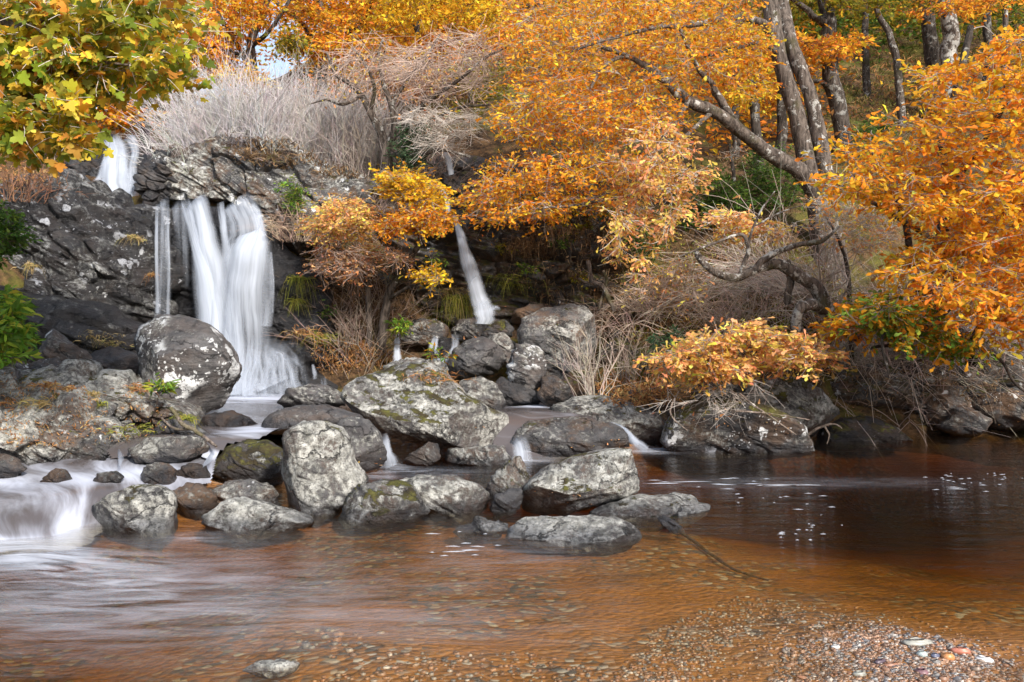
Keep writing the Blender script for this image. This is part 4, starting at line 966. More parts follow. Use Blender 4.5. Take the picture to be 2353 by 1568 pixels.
def edge_dist(poly, q):
    b = np.roll(poly, -1, 0)
    best = np.full(len(q), 1e9)
    for a, c in zip(poly, b):
        t = np.clip(((q - a) @ (c - a)) / ((c - a) @ (c - a) + 1e-9), 0, 1)
        best = np.minimum(best, np.linalg.norm(q - a - t[:, None] * (c - a), axis=1))
    return best
def in_poly(poly, n, r=rng, margin=0):
    poly = np.asarray(poly, float)
    if margin:
        q = in_poly(poly, n * 4, r)
        e = edge_dist(poly, q)
        m = min(margin, np.percentile(e, 70))
        q = q[e > m]
        return q[:n] if len(q) >= n else np.vstack([q, q[:n - len(q)]])
    lo, hi = poly.min(0), poly.max(0)
    out = []
    while sum(len(o) for o in out) < n:
        q = r.uniform(lo, hi, (n * 3, 2))
        ins = np.zeros(len(q), bool)
        j = len(poly) - 1
        for i in range(len(poly)):
            a, b = poly[i], poly[j]
            c = ((a[1] > q[:, 1]) != (b[1] > q[:, 1])) & (q[:, 0] < (b[0] - a[0]) * (q[:, 1] - a[1]) / (b[1] - a[1] + 1e-9) + a[0])
            ins ^= c; j = i
        out.append(q[ins])
    return np.vstack(out)[:n]

TWIG_COL = {'grey': (.30, .255, .22), 'brown': (.085, .058, .042), 'pale': (.55, .49, .43), 'pink': (.44, .33, .27)}
class Tree:
    """limbs are laid along given lines; sprays of leaves are fed by twigs that grow from the nearest limb or twig"""
    def __init__(self, name, label, base, cat='tree', group=None, lichen=.3, tone=1.0, seed=1):
        self.base = np.asarray(base, float)
        self.t = thing(name, label, cat, self.base, group)
        self.wood, self.tw, self.lf = Geo(), Geo(), Geo()
        self.anchor, self.arad = np.zeros((0, 3)), np.zeros(0)
        self.lichen, self.tone = lichen, tone
        self.r = np.random.default_rng(seed)
        self.picks = []
    def limb(self, path, n=None, sides=9, wig=.35, rough=.08):
        """path: (px, py, d, width_px)"""
        a = np.array(path, float)
        c = Pa(a[:, :2], a[:, 2]); w = a[:, 3] * a[:, 2] / FPX / 2
        n = n or max(12, len(a) * 7)
        cc = spline(c, n)
        ww = np.interp(np.linspace(0, len(a) - 1, n), np.arange(len(a)), w)
        k = np.linspace(0, 1, n)
        jit = np.stack([vnoise(np.stack([k * 9 + s, k * 0 + self.r.uniform(0, 99), k * 0 + s * 3.3], 1)) for s in (1, 2, 3)], 1)
        cc = cc + jit * (ww * wig)[:, None]
        v, f = tubes(cc[None], ww[None], sides)
        ctr = np.repeat(cc, sides, 0)
        v = ctr + (v - ctr) * (1 + rough * 2.2 * fbm(v * 7.0, 3))[:, None]
        self.wood.add(v, f)
        self.anchor = np.vstack([self.anchor, cc[2:]]); self.arad = np.append(self.arad, ww[2:])
    def sprays(self, poly, d, count, leaves, palette, leaf=.09, kind='oak', spread=.28, flat=.45, twig='grey', droop=.12, hang=.0, tw_r=.006, bare=0, stray=0.06, maxr=.02):
        r = self.r
        c = in_poly(poly, count, r, margin=.28 * spread * FPX / np.mean(d))
        count = len(c)
        dd = r.uniform(d[0], d[1], count)
        tg = Pa(c, dd)
        if len(self.anchor) == 0:
            self.anchor = self.base[None]; self.arad = np.array([.03])
        order = np.argsort([np.min(((self.anchor - q) ** 2).sum(1)) for q in tg])
        K = 7
        paths, rads = [], []
        for i in order:
            q = tg[i]
            j = np.argmin(((self.anchor - q) ** 2).sum(1) * (1 + .5 * r.random(len(self.anchor))))
            a0 = self.anchor[j]
            L = np.linalg.norm(q - a0)
            m1 = a0 + (q - a0) * .35 + r.normal(0, .10, 3) * L + np.array([0, 0, droop * L])
            m2 = a0 + (q - a0) * .7 + r.normal(0, .08, 3) * L + np.array([0, 0, droop * L * .8])
            pth = spline([a0, m1, m2, q], K)
            r0 = min(self.arad[j] * .7, maxr, tw_r + .006 * L)
            paths.append(pth); rads.append(np.linspace(r0, tw_r * .45, K))
            self.anchor = np.vstack([self.anchor, pth[2:]]); self.arad = np.append(self.arad, rads[-1][2:])
        v, f = tubes(paths, rads, 4)
        col = np.array(TWIG_COL[twig])
        self.tw.add(v, f, np.repeat(col[None] * r.uniform(.7, 1.25, (len(paths), 1)), K * 4, 0))
        # side shoots and leaves
        tips = np.array([p[-1] for p in paths]); dirs = np.array([p[-1] - p[-3] for p in paths]); dirs /= np.linalg.norm(dirs, axis=1)[:, None] + 1e-9
        ns = 5 + bare
        sd = np.repeat(dirs, ns, 0) + r.normal(0, .75, (len(tips) * ns, 3)); sd[:, 2] = sd[:, 2] * .5 - hang
        sd /= np.linalg.norm(sd, axis=1)[:, None]
        st = np.repeat(tips, ns, 0) - np.repeat(dirs, ns, 0) * r.uniform(0, .6 * spread, (len(sd), 1))
        ln = r.uniform(.35, 1.15, (len(sd), 1)) * spread
        kk = np.linspace(0, 1, 4)[None, :, None]
        sp = st[:, None] + sd[:, None] * ln[:, None] * kk + r.normal(0, .04, (len(sd), 4, 3)) * ln[:, None] * np.array([0, .6, 1, 1])[None, :, None]
        v, f = tubes(sp, np.broadcast_to(np.linspace(tw_r * .6, tw_r * .28, 4)[None], (len(sp), 4)), 3)
        self.tw.add(v, f, np.repeat(col[None] * r.uniform(.75, 1.35, (len(sp), 1)), 12, 0))
        if leaves:
            n = len(tips) * leaves
            si = np.repeat(np.arange(len(tips)), leaves) * ns + r.integers(0, ns, n)
            t = r.beta(2.2, 1.2, n)[:, None]
            base = st[si] + sd[si] * ln[si] * t
            ld = sd[si] * .8 + r.normal(0, .7, (n, 3)); ld[:, 2] = ld[:, 2] * flat * 1.3 - .12 - hang * .6
            base = base + r.normal(0, 1, (n, 3)) * spread * .12 * np.array([1, 1, flat])
            sc = np.repeat(r.uniform(.62, 1.22, len(tips)), leaves)
            cols = pal(palette, n, r) * sc[:, None] * np.repeat(1 + r.normal(0, .05, (len(tips), 3)), leaves, 0)
            # some twigs carry paler or greener leaves than their neighbours
            size = leaf * r.uniform(.6, 1.25, n)
            self.leaves(base, ld, size, np.clip(cols, .004, .85), kind)
    def leaves(self, base, ld, size, cols, kind):
        self.picks.append((base, ld, size, cols, [kind] * len(base)))
        return
    def _leaves(self, base, ld, size, cols, kind):
        v, f, c = leaf_cloud(base, ld, size, cols, kind, r=self.r)
        self.lf.add(v, f, c)
    def done(self, trunk='trunk', crown='crown', twigs='branches', pick=0):
        for base, ld, size, cols, kinds in self.picks:
            keep = np.ones(len(base), bool)
            if pick:
                # the leaves that show largest, nearest the viewer and inside the view, become leaves of their own
                m = max(1, int(pick * len(base) / sum(len(b[0]) for b in self.picks)))
                px = CXP + base[:, 0] / base[:, 1] * FPX
                py = HZP + (EYE - base[:, 2]) / base[:, 1] * FPX
                score = size / base[:, 1] + np.where((px > 0) & (px < 2353) & (py > 0), 1, 0)
                score = score - .02 * (base[:, 1] - base[:, 1].min())
                for i in np.argsort(-score)[:m]:
                    keep[i] = False
                    v, f, c = leaf_cloud(np.zeros((1, 3)), ld[i:i + 1], size[i:i + 1], cols[i:i + 1], kinds[0], r=self.r)
                    link('leaf', mesh('leaf', v, f, M['leaf'], smooth=False, colors=c), self.t, base[i] - self.base)
            self._leaves(base[keep], ld[keep], size[keep], cols[keep], kinds[0])
        if self.wood.v:
            self.wood.build(trunk, M['bark'], self.t, self.base, lichen=self.lichen, tone=self.tone)
        if self.tw.v:
            self.tw.build(twigs, M['twig'], self.t, self.base, kind='stuff')
        if self.lf.v:
            self.lf.build(crown, M['leaf'], self.t, self.base, smooth=False, kind='stuff')
        return self.t

# ------------------------------------------------------------------ trees
def gbase(px, d):
    X = (px - CXP) / FPX * d
    z = float(terrain_z([X], [d])[0])
    return np.array([X, d, z])
def gy(px, d, sink=.1):
    """photo row of the ground at a place"""
    return HZP + (EYE - gbase(px, d)[2] + sink) / d * FPX

# the great twin-stemmed oak
T1 = Tree('oak_tree', 'great leaning twin-stemmed oak with lichen-grey bark and orange crown', gbase(1890, 14.0), lichen=.42, tone=.95, seed=5)
T1.limb([(1915, gy(1915, 14.0, .6), 14.0, 96), (1885, 480, 14.0, 62), (1858, 400, 14.0, 46), (1832, 280, 14.1, 40), (1797, 150, 14.2, 38), (1775, 50, 14.3, 40), (1755, -60, 14.4, 34), (1740, -200, 14.6, 26)], sides=14)
T1.limb([(1902, 500, 14.0, 44), (1894, 400, 13.9, 38), (1874, 290, 13.95, 34), (1850, 190, 14.05, 31), (1815, 90, 14.2, 34), (1795, 0, 14.4, 30), (1780, -120, 14.6, 22)], sides=14)
T1.limb([(1890, 470, 14.0, 44), (1850, 405, 13.9, 40), (1800, 365, 13.8, 36), (1745, 335, 13.6, 32), (1700, 300, 13.4, 30), (1640, 255, 13.2, 28), (1580, 232, 13.0, 24), (1535, 190, 12.9, 20), (1500, 165, 12.8, 15), (1440, 130, 12.7, 11), (1380, 110, 12.6, 8)], sides=11)
T1.limb([(1700, 300, 13.4, 24), (1650, 225, 13.3, 18), (1640, 200, 13.2, 14), (1600, 150, 13.1, 11), (1560, 60, 13.0, 8)])
T1.limb([(1560, 225, 12.95, 15), (1500, 160, 12.8, 13), (1430, 130, 12.7, 10), (1380, 165, 12.5, 8), (1355, 210, 12.4, 6)])
T1.limb([(1775, 60, 14.3, 20), (1700, 40, 13.9, 16), (1600, 55, 13.5, 13), (1520, 60, 13.2, 11), (1440, 80, 12.9, 9), (1380, 95, 12.7, 7), (1310, 120, 12.5, 5)])
T1.limb([(1795, 130, 14.2, 14), (1750, 100, 13.9, 10), (1690, 110, 13.6, 8), (1620, 130, 13.2, 6)])
T1.limb([(1580, 232, 13.0, 14), (1540, 300, 12.7, 10), (1480, 360, 12.4, 8), (1420, 400, 12.2, 6), (1350, 430, 12.0, 5)])
T1.limb([(1640, 255, 13.2, 12), (1560, 330, 12.6, 9), (1460, 440, 12.2, 8), (1330, 470, 11.9, 6), (1230, 480, 11.7, 5)])
T1.sprays([(1140, -30), (1420, -30), (1760, -30), (1740, 80), (1640, 190), (1560, 230), (1400, 240), (1230, 230), (1160, 160)], (11.8, 15.5), 330, 28, 'orange', leaf=.092, spread=.40)
T1.sprays([(1160, 200), (1540, 200), (1600, 260), (1560, 330), (1380, 350), (1180, 345), (1130, 290)], (11.8, 14.5), 215, 28, 'orange', leaf=.09, spread=.36)
T1.sprays([(1050, 480), (1080, 400), (1180, 345), (1380, 340), (1560, 380), (1540, 440), (1400, 500), (1250, 520), (1100, 530)], (11.5, 13.5), 215, 28, 'orange', leaf=.088, spread=.34)
T1.sprays([(1390, 320), (1520, 260), (1600, 330), (1620, 420), (1600, 500), (1540, 560), (1480, 640), (1390, 600), (1380, 480)], (10.8, 12.2), 95, 34, 'pale', leaf=.092, spread=.32, twig='pale', hang=.25)
T1.sprays([(1640, 60), (1760, 40), (1790, 150), (1750, 270), (1680, 240), (1600, 160)], (12.9, 13.9), 45, 30, 'orange', leaf=.09, spread=.32)
T1.done()

# the oak that fills the right of the picture
T2 = Tree('oak_tree', 'near oak with large bright orange leaves filling the right edge', gbase(2290, 11.9), lichen=.35, tone=.6, seed=6)
T2.limb([(2300, gy(2300, 11.9), 11.9, 70), (2230, 800, 11.6, 54), (2150, 720, 11.2, 40), (2165, 560, 10.9, 34), (2190, 420, 10.7, 30), (2170, 330, 10.6, 34), (2200, 200, 10.5, 20), (2230, 60, 10.6, 14)], sides=11)
T2.limb([(2150, 720, 11.2, 30), (2100, 640, 10.6, 18), (2080, 520, 10.2, 14), (2040, 420, 9.9, 10), (2000, 350, 9.7, 7)])
T2.limb([(2190, 420, 10.7, 20), (2260, 330, 10.0, 14), (2320, 220, 9.6, 10), (2380, 120, 9.4, 7)])
T2.limb([(2230, 800, 11.6, 22), (2280, 700, 10.5, 16), (2320, 600, 9.8, 12), (2370, 500, 9.4, 9)])
T2.limb([(2200, 760, 11.4, 20), (2130, 760, 10.6, 13), (2060, 790, 9.9, 9), (2000, 800, 9.6, 6)])
T2.limb([(2165, 560, 10.9, 16), (2060, 500, 10.0, 10), (1960, 440, 9.6, 7), (1900, 410, 9.5, 4)])
T2.sprays([(2640, 40), (2300, 70), (2220, 105), (2120, 150), (2085, 230), (2020, 268), (1930, 290), (1890, 360), (1950, 420), (2060, 440), (2640, 430)], (8.4, 10.6), 270, 33, 'flame', leaf=.101, spread=.34, twig='grey')
T2.sprays([(1890, 380), (1870, 430), (1920, 470), (2010, 470), (2080, 520), (2050, 580), (1960, 580), (2020, 640), (2060, 660), (2640, 640), (2640, 400), (2050, 400)], (8.3, 10.4), 270, 33, 'flame', leaf=.101, spread=.34)
T2.sprays([(2060, 640), (2150, 600), (2640, 600), (2640, 790), (2280, 800), (2200, 740), (2100, 720), (2000, 700)], (8.4, 10.2), 130, 27, 'orange', leaf=.11, spread=.32)
T2.sprays([(1930, 720), (2010, 660), (2100, 700), (2200, 760), (2270, 790), (2300, 830), (2150, 835), (2080, 800), (1990, 790)], (8.8, 10.0), 75, 36, 'turn', leaf=.105, spread=.30)
T2.sprays([(1880, 740), (1980, 690), (2060, 690), (2050, 750), (1960, 780), (1890, 780)], (9.6, 10.4), 34, 30, 'orange', leaf=.10, spread=.28)
T2.limb([(2160, 715, 10.0, 14), (2120, 765, 9.5, 12), (2060, 772, 9.2, 9), (2028, 772, 9.1, 7), (2032, 820, 9.0, 7), (2044, 866, 9.0, 5)])
T2.limb([(2120, 700, 10.0, 9), (2185, 620, 9.4, 8), (2190, 700, 9.2, 5), (2140, 750, 9.1, 4)])
T2.limb([(2250, 800, 10.2, 9), (2300, 830, 9.8, 7), (2330, 880, 9.6, 6), (2370, 910, 9.5, 5)])
T2.done(pick=290)

# low branch over the far water
T3 = Tree('oak_sapling', 'low spreading oak sapling with pale orange leaves over the far boulders', gbase(1720, 11.0), lichen=.4, tone=.8, seed=7)
T3.limb([(1760, gy(1760, 11.0), 11.0, 20), (1740, 830, 10.6, 13), (1690, 810, 10.1, 9), (1600, 830, 9.7, 6), (1520, 840, 9.5, 4)])
T3.limb([(1740, 830, 10.6, 11), (1800, 800, 10.1, 8), (1880, 820, 9.7, 5), (1940, 835, 9.6, 4)])
T3.sprays([(1476, 825), (1540, 780), (1640, 750), (1730, 733), (1830, 760), (1900, 790), (1966, 830), (1900, 862), (1800, 850), (1700, 880), (1600, 900), (1530, 880)], (9.0, 10.4), 150, 36, 'pale', leaf=.088, spread=.27, flat=.4)
T3.sprays([(1500, 880), (1600, 890), (1700, 880), (1850, 900), (1650, 980), (1500, 990), (1460, 930)], (9.1, 9.8), 14, 2, 'rust', leaf=.06, spread=.34, twig='pale', hang=.3, bare=4, tw_r=.004)
T3.done()

# small oak on the rocks between the two falls
T4 = Tree('oak_tree', 'small crooked oak with orange pads growing between the two waterfalls', gbase(890, 12.9), lichen=.3, tone=.7, seed=8)
T4.limb([(870, gy(870, 12.9), 12.9, 24), (888, 690, 12.8, 20), (925, 620, 12.6, 17), (960, 570, 12.4, 14), (975, 540, 12.3, 12), (1000, 510, 12.2, 9), (985, 470, 12.1, 7), (960, 440, 12.1, 5)])
T4.limb([(850, gy(850, 12.9), 12.9, 16), (846, 680, 12.8, 13), (830, 620, 12.6, 10), (790, 580, 12.4, 8), (750, 560, 12.3, 6)])
T4.limb([(975, 540, 12.3, 9), (900, 500, 12.1, 7), (830, 490, 12.0, 5)])
T4.limb([(888, 690, 12.8, 10), (940, 660, 12.5, 7), (1000, 640, 12.4, 5)])
T4.sprays([(690, 510), (740, 460), (800, 440), (860, 470), (870, 540), (800, 560), (720, 545)], (11.6, 12.8), 90, 44, 'pale', leaf=.075, spread=.30, flat=.35)
T4.sprays([(860, 385), (960, 395), (1020, 420), (1040, 470), (1000, 490), (880, 450)], (11.6, 12.6), 80, 44, 'gold', leaf=.078, spread=.30, flat=.35)
T4.sprays([(860, 490), (960, 480), (1050, 480), (1050, 520), (960, 545), (870, 540)], (11.5, 12.6), 84, 44, 'orange', leaf=.078, spread=.30, flat=.35)
T4.sprays([(660, 560), (760, 550), (900, 560), (960, 600), (900, 640), (800, 660), (720, 640)], (11.9, 12.9), 62, 22, 'rust', leaf=.07, spread=.32, bare=4, twig='pink')
T4.sprays([(930, 620), (960, 605), (1000, 600), (1040, 640), (1000, 660), (940, 655)], (11.9, 12.5), 16, 22, 'gold', leaf=.09, spread=.24)
T4.done()

# sycamore boughs hanging in from the left, close to the viewer
T5 = Tree('sycamore_tree', 'close green and yellow sycamore boughs hanging in at upper left', gbase(-650, 6.2), lichen=.4, tone=1.0, seed=9)
T5.limb([(-700, gy(-700, 6.3), 6.3, 170), (-640, 700, 6.3, 130), (-560, 400, 6.2, 100), (-480, 160, 6.1, 70), (-300, 30, 6.0, 50), (-120, 0, 5.9, 36), (60, 60, 5.8, 22), (150, -30, 5.8, 12)])
T5.limb([(-300, 30, 6.0, 30), (-120, 60, 5.8, 22), (-30, 90, 5.7, 15), (60, 50, 5.6, 11), (140, -20, 5.6, 8)])
T5.limb([(-480, 160, 6.1, 40), (-250, 150, 5.9, 26), (-60, 140, 5.8, 16), (100, 130, 5.7, 10), (210, 140, 5.6, 7), (300, 150, 5.6, 5)])
T5.limb([(-480, 260, 6.2, 36), (-200, 220, 5.9, 22), (-40, 215, 5.8, 13), (80, 260, 5.6, 8), (140, 310, 5.5, 5)])
T5.sprays([(-90, -90), (420, -90), (420, 30), (400, 70), (350, 110), (280, 150), (150, 170), (-90, 160)], (5.3, 7.6), 190, 23, 'maple', leaf=.077, kind='maple', spread=.25, flat=.6, twig='pale', hang=.2)
T5.sprays([(-90, 100), (300, 90), (390, 140), (390, 180), (330, 220), (250, 235), (120, 260), (-90, 250)], (5.4, 7.4), 120, 22, 'maple', leaf=.077, kind='maple', spread=.24, flat=.6, hang=.2, twig='pale')
T5.sprays([(-90, 170), (130, 180), (185, 240), (195, 300), (180, 385), (140, 365), (60, 350), (-90, 370)], (5.2, 6.8), 105, 22, 'maple', leaf=.077, kind='maple', spread=.22, flat=.6, hang=.25, twig='pale')
T5.sprays([(-90, 60), (200, 40), (260, 140), (150, 220), (-90, 200)], (5.6, 7.0), 60, 18, 'gold', leaf=.077, kind='maple', spread=.24, flat=.6, hang=.2)
T5.sprays([(300, -60), (470, -60), (480, 60), (450, 190), (400, 240), (330, 200)], (5.8, 7.4), 44, 10, 'maple', leaf=.08, kind='maple', spread=.24, flat=.6, hang=.2, twig='pale')
T5.done(pick=290)

# oaks on the hillside behind
def back_oak(label, base, trunk, polys, lichen=.3, tone=.6, seed=1, group='oaks on the hillside'):
    t = Tree('oak_tree', label, gbase(*base), lichen=lichen, tone=tone, seed=seed, group=group)
    for l in trunk:
        t.limb(l, sides=7)
    for pl, d, cnt, lv, palette, kw in polys:
        t.sprays(pl, d, cnt, lv, palette, **{**dict(leaf=.125, kind='small', spread=.55, twig='brown', tw_r=.010, maxr=.03), **kw})
    return t.done()
g = gy
back_oak('dark branching oak above the waterfall at left', (585, 20.5), [[(590, g(590, 20.5), 20.5, 34), (585, 200, 20.5, 26), (575, 110, 20.5, 20), (600, 40, 20.5, 16), (630, -40, 20.5, 12)], [(585, 170, 20.5, 18), (540, 90, 20.3, 14), (500, 30, 20, 10), (480, -40, 20, 8)], [(575, 110, 20.5, 14), (620, 70, 20.2, 10), (655, 20, 20, 8), (680, -30, 20, 6)], [(560, 130, 20.4, 10), (500, 110, 20, 8), (450, 130, 19.8, 6)]],
         [([(400, -40), (640, -40), (640, 70), (560, 120), (470, 130), (400, 110)], (18.5, 22), 70, 60, 'orange', {}), ([(420, 90), (540, 100), (560, 150), (520, 215), (440, 185), (420, 140)], (18.5, 21), 44, 56, 'orange', {}), ([(520, 150), (600, 160), (610, 205), (560, 215), (500, 200)], (18, 19.5), 14, 60, 'gold', {})], seed=21)
back_oak('dark wavy-limbed oak in the middle of the skyline', (760, 21.5), [[(745, g(745, 21.5), 21.5, 30), (740, 190, 21.5, 24), (760, 90, 21.5, 18), (740, 20, 21.5, 14), (720, -40, 21.5, 10)], [(745, 150, 21.5, 16), (700, 60, 21.3, 12), (650, 20, 21, 9), (600, -30, 21, 7)], [(755, 100, 21.5, 14), (820, 60, 21.2, 11), (860, 0, 21, 8)]],
         [([(640, -40), (900, -40), (920, 40), (860, 90), (760, 90), (660, 60)], (19.5, 23), 80, 60, 'orange', {}), ([(650, 70), (800, 80), (830, 130), (740, 150), (670, 130)], (19, 22), 36, 56, 'orange', {}), ([(650, 85), (700, 88), (705, 120), (650, 125)], (18.5, 19.5), 12, 50, 'olive', {})], seed=22)
back_oak('golden crowned oak behind the bare pink tree', (980, 22), [[(990, g(990, 22), 22, 30), (985, 180, 22, 22), (960, 60, 22, 16), (940, -40, 22, 10)], [(985, 150, 22, 14), (1040, 60, 21.6, 10), (1080, -30, 21.4, 7)]],
         [([(850, -40), (1160, -40), (1160, 60), (1060, 90), (900, 90), (840, 40)], (19.5, 23.5), 100, 60, 'gold', {}), ([(880, 70), (1160, 50), (1170, 160), (1060, 170), (900, 120)], (20, 24), 70, 60, 'orange', {})], seed=23)
back_oak('olive yellow oak above the small high spill', (1085, 19), [[(1100, g(1100, 19), 19, 22), (1098, 290, 19, 16), (1080, 200, 19, 12), (1070, 120, 19, 8)]],
         [([(1000, 240), (1170, 230), (1170, 320), (1120, 340), (1010, 330)], (17.5, 20), 44, 56, 'olive', dict(leaf=.11)), ([(1040, 130), (1170, 130), (1160, 240), (1050, 240)], (18, 21), 30, 50, 'olive', dict(leaf=.11)), ([(860, 150), (1040, 160), (1040, 240), (880, 230)], (20, 23), 40, 50, 'rust', {})], seed=24)
back_oak('oak with rusty crown behind the left sycamore boughs', (300, 19), [[(330, g(330, 19), 19, 24), (340, 180, 19, 18), (380, 80, 19, 12), (400, -30, 19, 8)]],
         [([(250, -40), (460, -40), (450, 90), (410, 190), (300, 260), (220, 230)], (17, 21), 80, 60, 'orange', {}), ([(-80, -40), (260, -40), (240, 240), (120, 280), (-80, 300)], (16, 21), 90, 56, 'rust', {}), ([(210, 240), (330, 250), (330, 300), (230, 310)], (16.5, 18), 20, 60, 'orange', {})], seed=25)
back_oak('mossy oak with pale-flaked trunk right of the great oak', (1925, 19.5), [[(1945, g(1945, 19.5), 19.5, 50), (1935, 300, 19.5, 36), (1915, 200, 19.5, 40), (1905, 120, 19.5, 36), (1900, 40, 19.5, 34), (1880, -60, 19.5, 30)], [(1915, 200, 19.5, 14), (1870, 185, 19.2, 9), (1830, 190, 19, 6)], [(1900, 60, 19.5, 20), (1850, 20, 19.2, 14), (1800, -20, 19, 10)]],
         [([(1800, 70), (2000, 80), (2000, 130), (1900, 140), (1800, 130)], (17.5, 19.5), 34, 44, 'deep', {}), ([(1780, -40), (2000, -40), (2000, 40), (1850, 40)], (18, 21), 26, 40, 'olive', {})], lichen=.5, seed=26, tone=.55)
back_oak('straight pale-barked oak at the top of the hillside', (2180, 22), [[(2185, g(2185, 22), 22, 42), (2182, 120, 22, 38), (2178, 20, 22, 36), (2172, -80, 22, 30)]],
         [([(2060, -40), (2353, -40), (2353, 20), (2250, 60), (2150, 40), (2080, 60)], (19.5, 23), 34, 44, 'deep', {})], lichen=.7, tone=.9, seed=27)
back_oak('dark oak close beside the straight pale-barked one', (2135, 23), [[(2150, g(2150, 23), 23, 38), (2145, 130, 23, 34), (2130, 30, 23, 30), (2120, -80, 23, 24)]],
         [([(2040, -40), (2160, -40), (2150, 40), (2080, 60)], (21, 24), 18, 44, 'olive', {})], lichen=.45, tone=.5, seed=28)
back_oak('slim crooked oak standing on the open slope', (2070, 21), [[(2078, g(2078, 21), 21, 20), (2060, 150, 21, 17), (2045, 80, 21, 15), (2025, 50, 21, 14), (2010, 0, 21, 10), (2000, -60, 21, 8)]],
         [([(1960, -40), (2060, -40), (2050, 30), (1980, 40)], (19.5, 21.5), 16, 40, 'olive', {})], lichen=.45, tone=.75, seed=29)
for i, (px, d, w, ty, lab) in enumerate([(1990, 24, 16, -60, 'thin dark trunk left of the slim crooked oak'), (1795, 19, 22, -40, 'short black trunk half hidden behind the great oak'), (1745, 17, 24, 140, 'grey leaning trunk under the long limb of the great oak'),
                                       (2270, 25, 20, -60, 'brown trunk right of the straight pale-barked oak'), (2310, 24, 14, -60, 'small light grey trunk near the top right corner'), (1690, 19, 18, 60, 'thin trunk rising behind the great oak limb'),
                                       (1690, 16.0, 9, 330, 'thin dead pole above the green undergrowth')]):
    t = Tree('oak_tree', lab, gbase(px, d), lichen=.5, tone=.5 if i != 4 else 1.0, seed=60 + i, group='oaks on the hillside')
    y0 = gy(px, d)
    lean = random.uniform(-14, 14) - (25 if i == 2 else 0)
    t.limb([(px, y0, d, w * 1.3), (px + lean * .4, y0 * .7 + ty * .3, d, w), (px + lean, y0 * .35 + ty * .65, d, w * .9), (px + lean * 1.5, ty, d, w * .7)], sides=7)
    if ty < 0:
        t.sprays([(px - 90, -50), (px + 90, -50), (px + 90, 10), (px - 90, 30)], (d - 1.5, d + 1), 14, 40, ['deep', 'olive', 'rust'][i % 3], leaf=.13, kind='small', spread=.55, twig='brown', tw_r=.01)
    elif i in (2, 5):
        t.sprays([(px - 80, ty), (px + 60, ty), (px + 60, ty + 100), (px - 80, ty + 110)], (d - 1.2, d + .4), 22, 44, 'gold', leaf=.11, kind='small', spread=.45, twig='brown', tw_r=.008)
    else:
        t.sprays([(px - 30, ty), (px + 30, ty), (px + 30, ty + 60), (px - 30, ty + 60)], (d - .3, d + .3), 5, 8, 'rust', leaf=.08, spread=.3)
    t.done()
# a far wood that reads as one mass closes the view behind the trunks
fw = Geo(); fr = np.random.default_rng(99)
def far_mass(poly, d, n, palette, size):
    c = in_poly(poly, n // 40, fr); dd = fr.uniform(d[0], d[1], len(c))
    p = Pa(c, dd)
    q = np.repeat(p, 40, 0) + fr.normal(0, 1, (len(p) * 40, 3)) * np.array([.55, .55, .32])
    cols = pal(palette, len(q), fr) * np.repeat(fr.uniform(.6, 1.15, len(p)), 40)[:, None]
    v, f, cc = leaf_cloud(q, fr.normal(0, 1, (len(q), 3)) * np.array([1, 1, .5]), size * fr.uniform(.6, 1.3, len(q)), np.clip(cols, .004, .85), 'small', r=fr)
    fw.add(v, f, cc)
far_mass([(-100, -60), (560, -60), (560, 220), (300, 270), (-100, 300)], (26, 34), 9000, 'orange', .2)
far_mass([(560, -60), (1200, -60), (1200, 200), (760, 230), (720, 130), (600, 110)], (27, 36), 12000, 'orange', .2)
far_mass([(1150, -60), (1700, -60), (1650, 330), (1150, 330)], (22, 30), 9000, 'deep', .18)
far_mass([(1600, 120), (1850, 100), (1850, 330), (1650, 360)], (19, 25), 5000, 'deep', .16)
far_mass([(1750, -60), (2400, -60), (2400, 70), (1750, 90)], (27, 36), 8000, 'olive', .2)
far_mass([(1850, -60), (2400, -60), (2400, 50), (1850, 120)], (26, 36), 6000, 'green', .2)
far_mass([(-900, -520), (3200, -620), (3200, -60), (-900, -60)], (31, 44), 26000, 'orange', .55)
far_mass([(-900, -520), (3200, -620), (3200, -60), (-900, -60)], (31, 44), 18000, 'gold', .55)
fw.build('far_woodland', M['leaf'], smooth=False, kind='stuff', label='far hillside woodland in orange and brown closing the view', category='woodland')
# ------------------------------------------------------------------ shrubs, undergrowth, grass
def stems_geo(bases, dirs, length, rad, arch, r, col, side=3, K=6, sides=3, wig=.06):
    n = len(bases)
    t = np.linspace(0, 1, K)[None, :, None]
    d = dirs / np.linalg.norm(dirs, axis=1)[:, None]
    L = length[:, None, None]
    g = np.array([0, 0, -1.0])
    p = bases[:, None] + d[:, None] * L * t + g * (arch[:, None, None] * L * t ** 2) + r.normal(0, wig, (n, K, 3)) * L * (t ** .7) * .5
    ra = rad[:, None] * np.linspace(1, .3, K)[None]
    G = Geo()
    v, f = tubes(p, ra, sides)
    cc = np.asarray(col)[None] * r.uniform(.65, 1.3, (n, 1)) * (1 + r.normal(0, .05, (n, 3)))
    G.add(v, f, np.repeat(cc, K * sides, 0))
    if side:
        m = n * side
        k = r.integers(2, K - 1, m)
        i = np.repeat(np.arange(n), side)
        b0 = p[i, k]
        dd = (p[i, k] - p[i, k - 1]); dd /= np.linalg.norm(dd, axis=1)[:, None] + 1e-9
        dd = dd + r.normal(0, .55, (m, 3))
        ln = (length[i] * r.uniform(.15, .4, m))[:, None, None]
        tt = np.linspace(0, 1, 4)[None, :, None]
        q = b0[:, None] + dd[:, None] * ln * tt + g * arch[i][:, None, None] * ln * tt ** 2 * .7
        v, f = tubes(q, (rad[i] * .55)[:, None] * np.linspace(1, .4, 4)[None], 3)
        G.add(v, f, np.repeat(cc[i], 12, 0))
    return G

